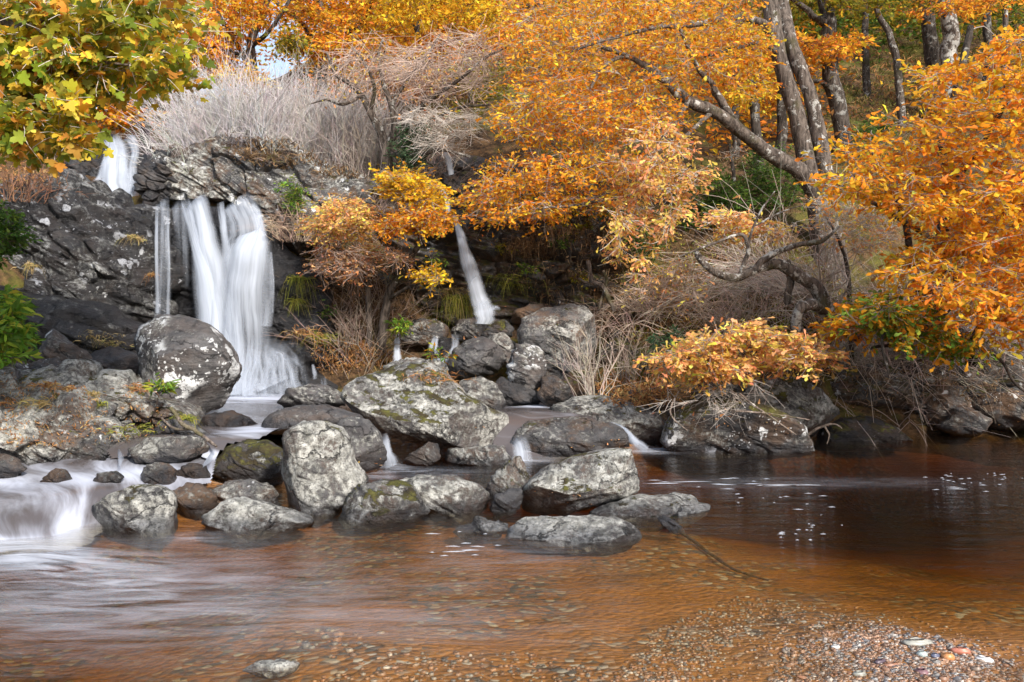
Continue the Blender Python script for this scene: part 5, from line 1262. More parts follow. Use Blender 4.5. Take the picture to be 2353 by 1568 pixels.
def bare_shrub(label, px, d, n, height, width, col=(.40, .36, .33), lean=.35, arch=.05, rad=.006, seed=1, group=None, side=3, name='bare_shrub', bias=(0, 0), wig=.06, depth=.5, base_z=None):
    r = np.random.default_rng(seed)
    b = gbase(px, d)
    if base_z is not None:
        b[2] = base_z
    off = np.stack([r.normal(0, width * .5, n), r.normal(0, depth * .5, n)], 1)
    off[:, 0] = np.clip(off[:, 0], -width, width)
    z = terrain_z(b[0] + off[:, 0], b[1] + off[:, 1]) if base_z is None else np.full(n, base_z)
    bases = np.stack([b[0] + off[:, 0], b[1] + off[:, 1], z - .05], 1)
    dirs = np.stack([off[:, 0] / max(width, .1) * lean * 1.3 + r.normal(0, lean * .55, n) + bias[0], off[:, 1] * lean + r.normal(0, lean * .5, n) + bias[1], np.ones(n)], 1)
    ln = height * r.uniform(.6, 1.15, n)
    G = stems_geo(bases, dirs, ln, rad * r.uniform(.6, 1.3, n), np.full(n, arch) * r.uniform(.5, 1.5, n), r, col, side, wig=wig)
    m = max(4, n // 7)
    k = r.choice(n, m, replace=False)
    G2 = stems_geo(bases[k], dirs[k] + r.normal(0, .15, (m, 3)), ln[k] * .9, rad * r.uniform(1.6, 3.0, m), np.full(m, arch), r, np.asarray(col) * .8, 5, wig=.12)
    for a, f_, c_ in zip(G2.v, [0, 1], G2.c):
        G.add(a, G2.f[f_] - (0 if f_ == 0 else len(G2.v[0])), c_)
    t = thing(name, label, 'shrub', b, group)
    G.build('stems', M['twig'], t, b, kind='stuff')
    return t
GS = 'bare grey shrubs above the fall'
bare_shrub('pale grey bare shrub leaning over the cliff at the fall', 500, 14.7, 300, 1.7, .45, (.60, .56, .54), seed=101, group=GS, bias=(-.14, -.1), lean=.34, wig=.13, side=5)
bare_shrub('dense pale grey shrub right of the leaning one', 590, 14.9, 280, 1.65, .55, (.58, .54, .52), seed=102, group=GS, bias=(.0, -.1), lean=.38, wig=.13, side=5)
bare_shrub('tall grey shrub in the middle of the bare thicket', 670, 15.2, 280, 1.6, .6, (.56, .51, .49), seed=103, group=GS, lean=.4, wig=.13, side=5)
bare_shrub('grey-pink bare shrub below the dark wavy-limbed oak', 770, 15.3, 260, 1.45, .6, (.52, .45, .41), seed=104, group=GS, lean=.42, wig=.14, side=5)
bare_shrub('brown-tipped bare shrub left of the bare pink tree', 850, 15.0, 240, 1.35, .6, (.46, .38, .33), seed=105, group=GS, lean=.45, wig=.15, side=5)
bare_shrub('low purple-brown shrub hanging over the white cliff', 800, 14.3, 260, .7, .6, (.33, .24, .20), seed=106, group=GS, lean=.6, arch=.25)
bare_shrub('brown bare shrub between bare pink tree and high spill', 960, 14.9, 260, 1.1, .45, (.28, .21, .17), seed=107, lean=.5, arch=.2, group=GS)
GB = 'bare thickets on the far bank'
bare_shrub('grey tangled thicket below the great oak trunk', 1960, 12.4, 760, 2.3, .85, (.54, .45, .38), seed=110, lean=.7, arch=.5, group=GB, wig=.14)
bare_shrub('brown arching brambles right of the thin waterfall', 1500, 12.6, 130, 1.1, .8, (.48, .36, .27), seed=111, lean=.8, arch=.6, group=GB, wig=.14)
bare_shrub('brown arching brambles below the fallen limb', 1700, 12.0, 190, 1.0, .9, (.50, .38, .29), seed=112, lean=.9, arch=.6, group=GB, wig=.14)
bare_shrub('tangled bare twigs behind the right oak leaves', 2180, 12.0, 240, 1.5, .8, (.34, .26, .21), seed=113, lean=.8, arch=.5, group=GB, wig=.14)
bare_shrub('dead brown twigs on the ledge at the right waterline', 2100, 11.3, 18, .4, .8, (.24, .165, .12), seed=114, lean=1.2, arch=.5, group=GB, wig=.16, base_z=.45)
bare_shrub('fine grey shrub in front of the massive brown boulder', 1365, 10.9, 22, .95, .16, (.42, .34, .28), seed=115, lean=.45, wig=.1, side=4, base_z=.45)
bare_shrub('thin bare saplings beside the mossy brown boulder', 1450, 11.7, 40, .7, .2, (.34, .27, .21), seed=116, lean=.35, wig=.1, side=4)
bare_shrub('grey and rusty bare stems around the small crooked oak', 820, 13.0, 110, 1.1, .7, (.26, .19, .15), seed=117, lean=.6, arch=.25, wig=.12)
bare_shrub('rusty brushwood on top of the left cliff', 40, 11.8, 110, .6, .45, (.25, .13, .075), seed=118, lean=.7, arch=.2, wig=.14, base_z=3.15)
bare_shrub('pale twigs fringing the rim right of the main fall', 700, 13.5, 220, .75, .45, (.42, .30, .22), seed=119, lean=.8, arch=.35, wig=.14, base_z=2.75)

TB = Tree('oak_sapling', 'thin oak sapling with sparse pinkish leaves before the great oak trunk', gbase(1950, 12.0), lichen=.3, tone=.8, seed=44)
TB.limb([(1960, gy(1960, 12.0), 12.0, 14), (1950, 640, 11.9, 10), (1930, 560, 11.8, 7), (1900, 500, 11.7, 5)])
TB.sprays([(1860, 450), (1940, 440), (2070, 470), (2060, 580), (1960, 600), (1880, 560)], (11.2, 12.4), 60, 14, 'pale', leaf=.085, spread=.32, twig='pale', bare=4)
TB.sprays([(1600, 520), (1650, 470), (1720, 480), (1760, 520), (1840, 500), (1850, 540), (1760, 560), (1660, 570)], (10.6, 11.4), 44, 22, 'pale', leaf=.085, spread=.26, twig='pale', flat=.35)
TB.sprays([(1420, 640), (1500, 560), (1640, 600), (1680, 660), (1600, 720), (1480, 740)], (11.4, 12.4), 46, 9, 'pale', leaf=.075, spread=.34, twig='pink', bare=5)
TB.done()
# the bare pink-grey tree
T6 = Tree('bare_tree', 'nearly leafless wide tree with pinkish twigs above the crag', gbase(890, 14.4), lichen=.45, tone=.9, seed=14)
T6.limb([(890, gy(890, 14.4), 14.4, 36), (886, 350, 14.3, 28), (880, 320, 14.3, 22), (850, 260, 14.2, 17), (830, 220, 14.2, 14), (800, 190, 14.2, 11), (770, 170, 14.2, 8), (750, 120, 14.2, 5)])
T6.limb([(886, 350, 14.3, 22), (905, 300, 14.2, 17), (900, 240, 14.2, 14), (880, 190, 14.2, 11), (870, 130, 14.2, 8), (880, 90, 14.2, 5)])
T6.limb([(905, 300, 14.2, 16), (960, 250, 14.1, 13), (1000, 220, 14.0, 11), (1060, 180, 13.9, 8), (1120, 130, 13.8, 6), (1165, 110, 13.8, 4)])
T6.limb([(920, 285, 14.2, 12), (980, 280, 13.9, 9), (1050, 250, 13.7, 7), (1130, 240, 13.6, 5)])
T6.limb([(888, 350, 14.3, 13), (950, 360, 13.9, 10), (1010, 345, 13.7, 8), (1080, 360, 13.6, 5)])
T6.limb([(850, 260, 14.2, 11), (860, 200, 14.0, 8), (840, 150, 13.9, 6), (810, 110, 13.9, 4)])
T6.limb([(900, 240, 14.2, 10), (940, 180, 14.1, 8), (980, 130, 14.0, 6), (1010, 80, 14.0, 4)])
T6.limb([(830, 220, 14.2, 9), (790, 240, 14.0, 7), (750, 230, 13.9, 5), (710, 240, 13.9, 3)])
T6.sprays([(690, 200), (740, 110), (860, 70), (960, 60), (1080, 60), (1190, 70), (1170, 200), (1060, 260), (960, 260), (880, 220), (760, 260)], (13.0, 15.0), 115, 7, 'pale', leaf=.06, kind='small', spread=.62, twig='pink', bare=7, tw_r=.007, flat=.9)
T6.sprays([(900, 250), (1020, 240), (1150, 250), (1080, 330), (1000, 380), (930, 370)], (13.2, 14.4), 60, 3, 'rust', leaf=.06, kind='small', spread=.5, twig='pale', bare=7, tw_r=.006)
T6.done()

# evergreen and leafy bushes
def bush(name, label, poly, d, count, leaves, palette, leaf, kind='small', spread=.25, base=None, twig='brown', hang=.0, seed=1, group=None, tw_r=.006, cat='bush'):
    pl = np.array(poly, float)
    if base is None:
        b = gbase(pl[:, 0].mean(), np.mean(d) + .1)
    else:
        b = np.asarray(base, float)
    t = Tree(name, label, b, cat=cat, seed=seed, group=group)
    t.sprays(poly, d, count, leaves, palette, leaf=leaf, kind=kind, spread=spread, twig=twig, hang=hang, tw_r=tw_r)
    return t.done(crown='foliage', twigs='stems')
bush('rhododendron', 'bright green rhododendron with long leaves at the left edge', [(-60, 640), (10, 660), (40, 690), (62, 760), (60, 810), (30, 860), (-60, 880)], (7.2, 8.4), 46, 46, 'bright', .12, 'lance', .2, base=P(-40, 900, 8.0), seed=201)
bush('ivy_bush', 'dark green ivy clump on the left cliff edge', [(-60, 455), (20, 460), (50, 500), (66, 540), (40, 590), (10, 620), (-60, 640)], (9.0, 9.9), 60, 60, 'green', .06, 'small', .2, base=P(-30, 640, 9.6), seed=202)
bush('rhododendron', 'tiny rhododendron sprig at the foot of the huge round boulder', [(335, 880), (362, 868), (392, 878), (380, 905), (350, 905)], (8.35, 8.6), 9, 14, 'bright', .085, 'lance', .09, base=P(360, 935, 8.55), seed=203, tw_r=.004)
bush('rhododendron', 'small green bush above the narrow white spout', [(898, 745), (915, 725), (945, 735), (935, 765), (905, 768)], (12.0, 12.4), 14, 18, 'bright', .09, 'lance', .14, base=P(915, 775, 12.3), seed=204)
bush('rhododendron', 'yellow-green sprig before the spouts on the sloping slab', [(965, 810), (1000, 798), (1050, 810), (1040, 832), (980, 830)], (10.2, 10.6), 12, 9, 'turn', .08, 'lance', .12, base=P(1010, 860, 10.4), seed=205, tw_r=.004)
bush('green_bush', 'blue-green bush below the bare pink tree', [(905, 300), (960, 275), (990, 320), (985, 385), (930, 395), (905, 370)], (13.6, 14.3), 50, 50, 'bluegreen', .07, 'lance', .26, base=gbase(945, 14.2), seed=206)
bush('green_bush', 'dark green bush beneath the long oak limb', [(1540, 460), (1560, 410), (1640, 380), (1720, 420), (1740, 500), (1700, 540), (1580, 550), (1540, 520)], (14.2, 15.4), 110, 54, 'green', .08, 'lance', .32, base=gbase(1640, 15.2), seed=207)
bush('green_bush', 'dark green bush left of the great oak trunk', [(1700, 330), (1800, 330), (1850, 420), (1850, 500), (1760, 540), (1720, 460)], (15, 16.4), 100, 54, 'green', .085, 'lance', .34, base=gbase(1790, 16), seed=208)
bush('green_bush', 'leafy green patch on the slope beyond the mossy oak', [(1960, 300), (2020, 265), (2060, 270), (2050, 310), (1980, 330)], (17.5, 19), 34, 44, 'green', .09, 'lance', .3, base=gbase(2010, 18.5), seed=209)
bush('green_bush', 'small green bush at the right rim of the main fall', [(640, 420), (665, 400), (690, 420), (700, 470), (680, 500), (655, 470)], (13.0, 13.4), 26, 34, 'bright', .06, 'lance', .16, base=P(670, 500, 13.4), seed=210)
bush('green_bush', 'holly-green bush right of the mossy cliff', [(1370, 470), (1440, 450), (1540, 560), (1500, 600), (1420, 560)], (13.0, 13.9), 60, 44, 'green', .075, 'lance', .28, base=gbase(1460, 13.8), seed=211)
bush('green_bush', 'olive bush behind the orange oak and second fall', [(1230, 440), (1330, 420), (1380, 500), (1320, 560), (1240, 520)], (13.4, 14.2), 60, 40, 'olive', .06, 'small', .26, base=gbase(1300, 14.4), seed=212)
bush('rhododendron', 'low blue-green rhododendron beside the pale orange sapling', [(1480, 780), (1550, 755), (1580, 790), (1540, 810), (1490, 805)], (10.6, 11.2), 20, 18, 'bluegreen', .09, 'lance', .16, base=gbase(1530, 11.2), seed=213)
bush('rhododendron', 'tiny bright seedlings on the bank under the fallen limb', [(1870, 710), (1900, 690), (1930, 715), (1900, 735)], (11.2, 11.6), 8, 14, 'bright', .07, 'lance', .12, base=gbase(1900, 11.6), seed=214)

# grass: a tuft is many drooping blades
def blades(p, n, h, spread, droop, pals, r, out=(0, -1, .3), width=.006, K=4):
    p = np.asarray(p, float)
    b = p[None] + r.normal(0, spread, (n, 3)) * np.array([1, .6, .25])
    d = np.stack([r.normal(0, .55, n) + out[0] * .5, r.normal(0, .45, n) + out[1] * .5, r.uniform(.3, 1.0, n) * out[2] * 2.0], 1)
    d /= np.linalg.norm(d, axis=1)[:, None]
    L = h * r.uniform(.5, 1.2, n)[:, None, None]
    t = np.linspace(0, 1, K)[None, :, None]
    q = b[:, None] + d[:, None] * L * t + np.array([0, 0, -1.0]) * droop * L * t ** 2
    sd = np.cross(d, r.normal(0, 1, (n, 3))); sd /= np.linalg.norm(sd, axis=1)[:, None] + 1e-9
    w = width * np.linspace(1, .15, K)[None, :, None]
    v = np.stack([q - sd[:, None] * w, q + sd[:, None] * w], 2).reshape(n, K * 2, 3)
    f = grid_faces(K, 2)
    f = (f[None] + (np.arange(n) * K * 2)[:, None, None]).reshape(-1, 4)
    c = np.array(pals)[r.integers(0, len(pals), n)] * r.uniform(.7, 1.25, (n, 1))
    return v.reshape(-1, 3), f, np.repeat(c, K * 2, 0)
STRAW = [(.42, .30, .13), (.50, .37, .18), (.34, .25, .10), (.30, .27, .09)]
RUST = [(.42, .20, .075), (.50, .26, .10), (.34, .15, .06), (.44, .30, .12)]
LIME = [(.22, .24, .04), (.30, .30, .05), (.36, .30, .07), (.16, .18, .035)]
BROWN = [(.20, .125, .07), (.27, .17, .09), (.15, .09, .05), (.32, .22, .12)]
rg = np.random.default_rng(55)
for px, py, n, h, sp, dr, pl, lab in [
    (302, 545, 90, .20, .05, 1.1, STRAW, 'straw grass tuft hanging on the black left cliff'),
    (318, 552, 60, .16, .05, 1.1, STRAW, 'smaller straw tuft just right on the black left cliff'),
    (345, 632, 70, .20, .04, 1.2, RUST, 'reddish grass tuft beside the left edge of the main fall'),
    (684, 640, 220, .34, .07, 1.5, LIME, 'long olive grass beard on the cliff right of the main fall'),
    (682, 690, 130, .22, .06, 1.5, LIME, 'lower olive grass beard right of the main fall'),
    (705, 765, 160, .26, .14, 1.1, RUST, 'orange grass fringe on the ledge above the cascade'),
    (740, 775, 160, .28, .12, 1.1, LIME, 'green-gold grass fringe beside the orange one'),
    (215, 775, 120, .18, .14, 1.0, STRAW, 'pale grass strip in the crack behind the round boulder'),
    (250, 790, 120, .16, .12, 1.0, STRAW, 'right end of the pale grass strip behind the boulder'),
    (108, 888, 90, .18, .06, 1.0, RUST, 'rusty tuft on the upper left bank shelf'),
    (150, 895, 80, .16, .06, 1.0, RUST, 'brown tuft next to the rusty one on the shelf'),
    (210, 905, 80, .14, .04, 1.0, STRAW, 'two-tone tuft in the middle of the left bank'),
    (230, 930, 70, .14, .04, 1.0, LIME, 'yellow-green tuft in a hollow of the left bank'),
    (312, 895, 130, .16, .09, .7, RUST, 'rusty grass at the left foot of the round boulder'),
    (425, 962, 110, .15, .05, 1.0, LIME, 'yellow-green grass cushion below the round boulder'),
    (290, 990, 110, .12, .14, .7, LIME, 'mossy grass strip along the left bank edge'),
    (20, 930, 90, .13, .10, .7, RUST, 'orange grass at the far left of the bank'),
    (95, 925, 90, .14, .08, .7, STRAW, 'straw grass on top of the left outcrop'),
    (70, 610, 90, .22, .05, 1.3, STRAW, 'straw tuft under the ivy clump'),
    (1060, 690, 200, .5, .10, 1.6, LIME, 'hanging green-gold grass curtain left of the thin fall'),
    (1035, 670, 160, .45, .10, 1.6, STRAW, 'hanging straw curtain left of the thin fall'),
    (1215, 560, 240, .35, .20, 1.5, BROWN, 'brown grass hanging over the mossy cliff'),
    (1280, 530, 200, .30, .20, 1.5, BROWN, 'darker brown grass at the top of the mossy cliff'),
    (1180, 640, 160, .28, .14, 1.5, LIME, 'olive moss beard right of the thin fall'),
    (590, 360, 200, .22, .16, .6, BROWN, 'heathery brown clump on the white crag'),
    (640, 370, 200, .24, .18, .6, [(.22, .16, .10), (.26, .19, .17), (.17, .15, .06)], 'purple-brown heather clump on the white crag'),
    (540, 330, 120, .2, .12, .6, [(.20, .17, .17), (.16, .14, .14)], 'grey heather on the left of the white crag'),
    (1000, 868, 120, .22, .16, .9, RUST, 'rusty fern litter on top of the sloping slab'),
]:
    p, nn = hit(px, py)
    v, f, c = blades(p, n, h, sp, dr, pl, rg, out=(nn[0], min(nn[1], -.2), max(.35, nn[2])))
    t = thing('grass_tuft', lab, 'grass tuft', p, 'grass tufts on the rocks')
    G = Geo(); G.add(v, f, c)
    G.build('blades', M['grass'], t, p, smooth=False, kind='stuff')

for i, (px, py, lab) in enumerate([(1210, 620, 'green fern sprig on the cliff right of the thin fall'), (1290, 560, 'leafy green sprig high on the mossy cliff'), (1330, 640, 'green sprig beside the twisted bare stems'), (1000, 600, 'small green sprig left of the thin fall'), (760, 720, 'green sprig on the dark rock near the cascade'), (1150, 570, 'tiny green sprig under the orange oak boughs')]):
    p, nn = hit(px, py)
    d_ = p[1]
    bush('green_sprig', lab, [(px - 26, py + 6), (px, py - 26), (px + 26, py + 6), (px, py + 20)], (d_ - .28, d_ - .05), 9, 12, ['bright', 'green', 'olive'][i % 3], .07, 'lance', .13, base=p, seed=300 + i, tw_r=.004, group='green sprigs on the cliffs', cat='plant')
# undergrowth on the hillside and banks
ug = Geo(); ru = np.random.default_rng(77)
def cover(poly, n, h, pals, per=7, droop=.7, wid=.010, spread=.10):
    c = in_poly(poly, n, ru)
    for px, py in c:
        p, nn = hit(px, py)
        if p[1] > 45 or p[2] < .03:
            continue
        s = max(1.0, p[1] / 14)
        v, f, col = blades(p, per, h * s ** .5, spread * s, droop, pals, ru, out=(0, -.25, .8), width=wid * s, K=3)
        ug.add(v, f, col)
cover([(1400, 560), (1560, 560), (1900, 560), (1960, 760), (1700, 760), (1480, 800), (1380, 740)], 520, .26, BROWN)
cover([(1400, 560), (1900, 560), (1960, 760), (1480, 800)], 700, .14, LIME, wid=.009)
cover([(1400, 600), (1900, 600), (1960, 760), (1480, 800)], 300, .22, RUST)
cover([(1850, 60), (2353, 60), (2353, 330), (2000, 420), (1900, 330)], 900, .34, [(.16, .15, .04), (.20, .17, .05), (.24, .17, .07), (.12, .13, .03)])
cover([(1900, 120), (2353, 120), (2353, 300), (1950, 320)], 260, .32, RUST)
cover([(1380, 860), (1520, 850), (1560, 930), (1400, 930)], 240, .16, RUST)
cover([(740, 590), (1000, 590), (1000, 760), (760, 800)], 130, .26, BROWN, droop=1.2)
cover([(1160, 500), (1400, 480), (1440, 700), (1200, 690)], 160, .24, BROWN, droop=1.3)
cover([(720, 780), (860, 790), (900, 830), (760, 860)], 160, .16, RUST, droop=1.0)
cover([(480, 290), (900, 330), (880, 420), (560, 380)], 260, .22, BROWN)
cover([(1900, 840), (2353, 820), (2353, 920), (1950, 930)], 70, .18, BROWN, droop=1.0)
cover([(0, 860), (400, 930), (420, 1000), (0, 1040)], 160, .08, RUST, wid=.005, spread=.05)
cover([(0, 340), (110, 370), (120, 410), (0, 470)], 60, .2, RUST)
cover([(380, 210), (1000, 330), (700, 290), (380, 330)], 300, .4, BROWN)
cover([(1180, 330), (1700, 330), (1860, 560), (1400, 560)], 400, .3, BROWN)
ug.build('undergrowth', M['grass'], smooth=False, kind='stuff', label='brown bracken and grass undergrowth on the banks', category='undergrowth')

# leaf litter lying on rocks and banks
ll = Geo()
def litter(poly, n, palette='rust', size=.05):
    c = in_poly(poly, n, ru)
    pts, ns = [], []
    for px, py in c:
        p, nn = hit(px, py)
        if nn[2] > .25 and p[2] > .02:
            pts.append(p + nn * .008); ns.append(nn)
    if not pts: return
    pts = np.array(pts)
    d = ru.normal(0, 1, (len(pts), 3)) * np.array([1, 1, .25])
    v, f, c = leaf_cloud(pts, d, size * ru.uniform(.6, 1.3, len(pts)), pal(palette, len(pts), ru), 'oak', tiltr=.25, r=ru)
    ll.add(v, f, c)
litter([(0, 870), (420, 930), (460, 1010), (0, 1080)], 260, 'rust', .035)
litter([(1180, 960), (1450, 980), (1440, 1050), (1200, 1050)], 170, 'pale', .045)
litter([(780, 840), (1180, 940), (1180, 1030), (800, 930)], 160, 'rust', .045)
litter([(700, 780), (900, 790), (900, 850), (720, 850)], 160, 'rust', .05)
litter([(1380, 850), (1900, 880), (1900, 1030), (1400, 960)], 260, 'rust', .05)
litter([(1900, 860), (2353, 840), (2353, 1000), (1900, 1000)], 260, 'rust', .05)
litter([(640, 960), (1150, 1100), (1600, 1180), (640, 1190)], 260, 'rust', .04)
litter([(170, 1110), (640, 1100), (720, 1200), (400, 1230), (180, 1200)], 90, 'rust', .035)
litter([(740, 600), (1400, 560), (1900, 600), (1900, 780), (1000, 780)], 500, 'rust', .06)
ll.build('leaf_litter', M['leaf'], smooth=False, kind='stuff', label='fallen rust-brown oak leaves on rocks and banks', category='leaf litter')

# ------------------------------------------------------------------ dead wood
def log(name, label, cat, limbs, lichen=.4, tone=1.0, seed=1):
    t = Tree(name, label, P(*limbs[0][0][:3]), cat=cat, lichen=lichen, tone=tone, seed=seed)
    t.wood = Geo()
    for i, l in enumerate(limbs):
        g_ = Geo(); t.wood = g_
        t.limb(l, wig=.4, rough=.12)
        g_.build('main_limb' if i == 0 else 'side_branch', M['bark'], t.t, t.base, lichen=lichen, tone=tone)
    return t.t
log('fallen_limb', 'thick lichen-spotted limb sprawling along the far bank', 'branch', [
    [(1960, 775, 11.1, 46), (1905, 718, 10.9, 38), (1870, 660, 10.8, 32), (1820, 620, 10.7, 29), (1780, 608, 10.7, 26), (1730, 625, 10.6, 24), (1690, 640, 10.6, 21), (1640, 625, 10.6, 18), (1610, 590, 10.6, 16), (1600, 575, 10.6, 8)],
    [(1905, 718, 10.9, 30), (1860, 700, 10.6, 26), (1835, 715, 10.5, 24), (1830, 760, 10.6, 22)],
    [(1735, 620, 10.6, 20), (1780, 580, 10.6, 14), (1850, 560, 10.5, 12), (1890, 555, 10.5, 9), (1930, 520, 10.5, 6)],
    [(1700, 632, 10.6, 14), (1720, 570, 10.5, 10), (1700, 540, 10.5, 8), (1640, 560, 10.4, 6), (1560, 590, 10.4, 4)],
    [(1810, 700, 10.9, 18), (1815, 640, 10.9, 16), (1808, 600, 10.9, 12)],
    [(1720, 560, 10.5, 7), (1740, 500, 10.4, 5), (1780, 440, 10.3, 3)],
    [(1735, 520, 10.45, 5), (1790, 490, 10.4, 4), (1850, 470, 10.4, 2)]], lichen=.58, tone=1.0, seed=81)
log('twisted_root', 'twisted bare stems curling down beside the massive boulder', 'branch', [
    [(1352, 600, 12.6, 12), (1358, 640, 12.5, 11), (1385, 660, 12.4, 11), (1400, 690, 12.3, 10), (1412, 715, 12.3, 9)],
    [(1388, 625, 12.6, 8), (1395, 645, 12.5, 7), (1385, 680, 12.4, 6), (1375, 715, 12.3, 6)],
    [(1400, 640, 12.7, 6), (1365, 655, 12.6, 5), (1330, 640, 12.6, 4)]], lichen=.1, tone=1.2, seed=82)
log('driftwood_stick', 'forked driftwood stick lying across the pool outlet', 'branch', [
    [(394, 940, 8.2, 9), (420, 975, 8.0, 10), (450, 992, 7.9, 10), (475, 1010, 7.75, 9), (498, 1026, 7.6, 6)],
    [(372, 962, 8.3, 4), (400, 985, 8.1, 6), (435, 985, 7.95, 7)]], lichen=.2, tone=1.9, seed=83)
log('dead_branch', 'thin forked dead branch poking from the dark triangular boulder', 'branch', [
    [(1850, 1005, 10.2, 8), (1880, 985, 10.15, 7), (1915, 975, 10.1, 5), (1935, 985, 10.1, 3)], [(1895, 980, 10.12, 5), (1905, 1000, 10.1, 4), (1900, 1020, 10.1, 2)]], lichen=.2, tone=2.0, seed=84)
log('dead_branch', 'pale dead branches trailing over the wide dark mossy boulder', 'branch', [
    [(1700, 905, 9.6, 5), (1730, 930, 9.4, 5), (1780, 965, 9.25, 4), (1830, 1000, 9.2, 2)], [(1690, 945, 9.4, 4), (1760, 950, 9.3, 4), (1860, 965, 9.3, 2)], [(1560, 900, 9.6, 4), (1540, 950, 9.4, 4), (1580, 990, 9.3, 2)]], lichen=.3, tone=2.0, seed=85)

log('branch_shadow', 'long dark stick standing in for a branch shadow in the amber shallows by the bar-shaped stone', 'branch', [  # shadow line of a branch, put in as a dark stick under water
    [(x_, y_, dw(y_, -.10), w_) for x_, y_, w_ in ((1570, 1226, 8), (1610, 1256, 8), (1655, 1290, 7), (1705, 1316, 6), (1765, 1334, 4))]], lichen=0, tone=.8, seed=86)
# footbridge half hidden behind the sycamore
fb = thing('footbridge', 'dark timber footbridge half hidden behind the sycamore leaves', 'bridge', P(230, 232, 17.0))
def beam(name, a, b, w, h, par, base):
    a, b = np.asarray(a), np.asarray(b)
    x = (b - a) / np.linalg.norm(b - a); y = np.cross([0, 0, 1], x); y /= np.linalg.norm(y); z = np.cross(x, y)
    v = np.array([c + sy * y * w / 2 + sz * z * h / 2 for c in (a, b) for sy, sz in ((-1, -1), (1, -1), (1, 1), (-1, 1))])
    f = np.array([(0, 1, 2, 3), (7, 6, 5, 4), (0, 4, 5, 1), (1, 5, 6, 2), (2, 6, 7, 3), (3, 7, 4, 0)])
    return link(name, mesh(name, v - base, f, M['wood'], smooth=False), par)
fbb = P(230, 232, 17.0)
beam('deck_beam', P(-60, 214, 16.5), P(415, 240, 17.4), .18, .26, fb, fbb)
beam('deck_beam', P(-60, 208, 17.6), P(415, 234, 18.5), .18, .26, fb, fbb)
beam('rail', P(-60, 98, 16.5), P(415, 145, 17.4), .09, .10, fb, fbb)
beam('rail', P(-60, 150, 16.5), P(415, 185, 17.4), .07, .09, fb, fbb)
for i in range(6):
    f_ = i / 5
    a = P(-60, 214, 16.5) * (1 - f_) + P(415, 240, 17.4) * f_
    b = P(-60, 98, 16.5) * (1 - f_) + P(415, 145, 17.4) * f_
    beam('post', a, b + np.array([.001, 0, .06]), .09, .09, fb, fbb)
for i in range(26):
    f_ = (i + .5) / 26
    a = P(-60, 200, 16.45) * (1 - f_) + P(415, 226, 17.35) * f_
    b = P(-60, 196, 17.65) * (1 - f_) + P(415, 222, 18.55) * f_
    beam('plank', a, b, .14, .04, fb, fbb)

# ------------------------------------------------------------------ pebbles, foam flecks
rp = np.random.default_rng(123)
def pebble_mesh(seed, col):
    r = np.random.default_rng(seed)
    n1, n2 = 5, 8
    th = np.linspace(0, math.pi, n1 + 2)[1:-1]; ph = np.linspace(0, 2 * math.pi, n2, endpoint=False)
    v = np.stack([np.outer(np.sin(th), np.cos(ph)), np.outer(np.sin(th), np.sin(ph)), np.outer(np.cos(th), np.ones(n2))], -1).reshape(-1, 3)
    v = np.vstack([v, [[0, 0, 1], [0, 0, -1]]]) * (1 + .22 * fbm(np.vstack([v, [[0, 0, 1], [0, 0, -1]]]) * 1.3 + seed * 3.1, 2))[:, None]
    f = grid_faces(n1, n2, True)
    a_ = np.arange(n2); b_ = (a_ + 1) % n2
    t = np.concatenate([np.stack([np.full(n2, n1 * n2), a_, b_], 1), np.stack([np.full(n2, n1 * n2 + 1), (n1 - 1) * n2 + b_, (n1 - 1) * n2 + a_], 1)])
    return v, f, t
PEB = [(.34, .20, .12), (.28, .15, .09), (.30, .17, .10), (.24, .13, .075), (.36, .31, .27), (.22, .20, .18), (.16, .15, .15), (.40, .24, .15), (.50, .44, .38), (.24, .23, .22), (.34, .17, .10), (.28, .21, .16), (.20, .12, .08), (.26, .15, .09)]
variants = []
for i in range(22):
    v, f, t = pebble_mesh(i, None)
    c = np.array(PEB[i % len(PEB)])
    variants.append((mesh('pebble', v, [f, t], M['pebble'], colors=np.broadcast_to(c, (len(v), 3))), v, f, t, c))
def beds_at(c):
    z = np.zeros(len(c))
    for _ in range(4):
        d = (EYE - z) * FPX / (c[:, 1] - HZP); X = (c[:, 0] - CXP) / FPX * d
        z = terrain_z(X, d)
    return np.stack([X, d, z], 1)
def bed_at(px, py):
    return beds_at(np.array([[px, py]], float))[0]
bar_poly = [(1760, 1568), (1800, 1500), (1880, 1450), (1960, 1430), (2080, 1440), (2200, 1480), (2353, 1530), (2353, 1568)]
c = in_poly(bar_poly, 260, rp)
for p in beds_at(c):
    me = variants[rp.integers(0, len(variants))][0]
    s = rp.uniform(.008, .016) * (1.25 if rp.random() < .15 else 1)
    o = link('pebble', me, riverbed, p + np.array([0, 0, s * .25]))
    o.scale = (s * rp.uniform(1, 1.6), s * rp.uniform(.8, 1.1), s * rp.uniform(.5, .8))
    o.rotation_euler = (rp.normal(0, .2), rp.normal(0, .2), rp.uniform(0, 6.28))
pg = Geo()
def scatter(poly, n, lo, hi):
    c = in_poly(poly, n, rp)
    for p in beds_at(c):
        _, v, f, t, col = variants[rp.integers(0, len(variants))]
        s = rp.uniform(lo, hi)
        a = rp.uniform(0, 6.28)
        R = np.array([[math.cos(a), -math.sin(a), 0], [math.sin(a), math.cos(a), 0], [0, 0, 1]])
        q = (v * np.array([s * rp.uniform(1, 1.6), s, s * rp.uniform(.5, .8)])) @ R.T + p + np.array([0, 0, s * .2])
        pg.v.append(q); pg.f.append(f + pg.n); pg.f.append(t + pg.n); pg.n += len(q)
        pg.c.append(np.broadcast_to(col * rp.uniform(.75, 1.2), (len(q), 3)))
scatter(bar_poly, 1500, .004, .011)
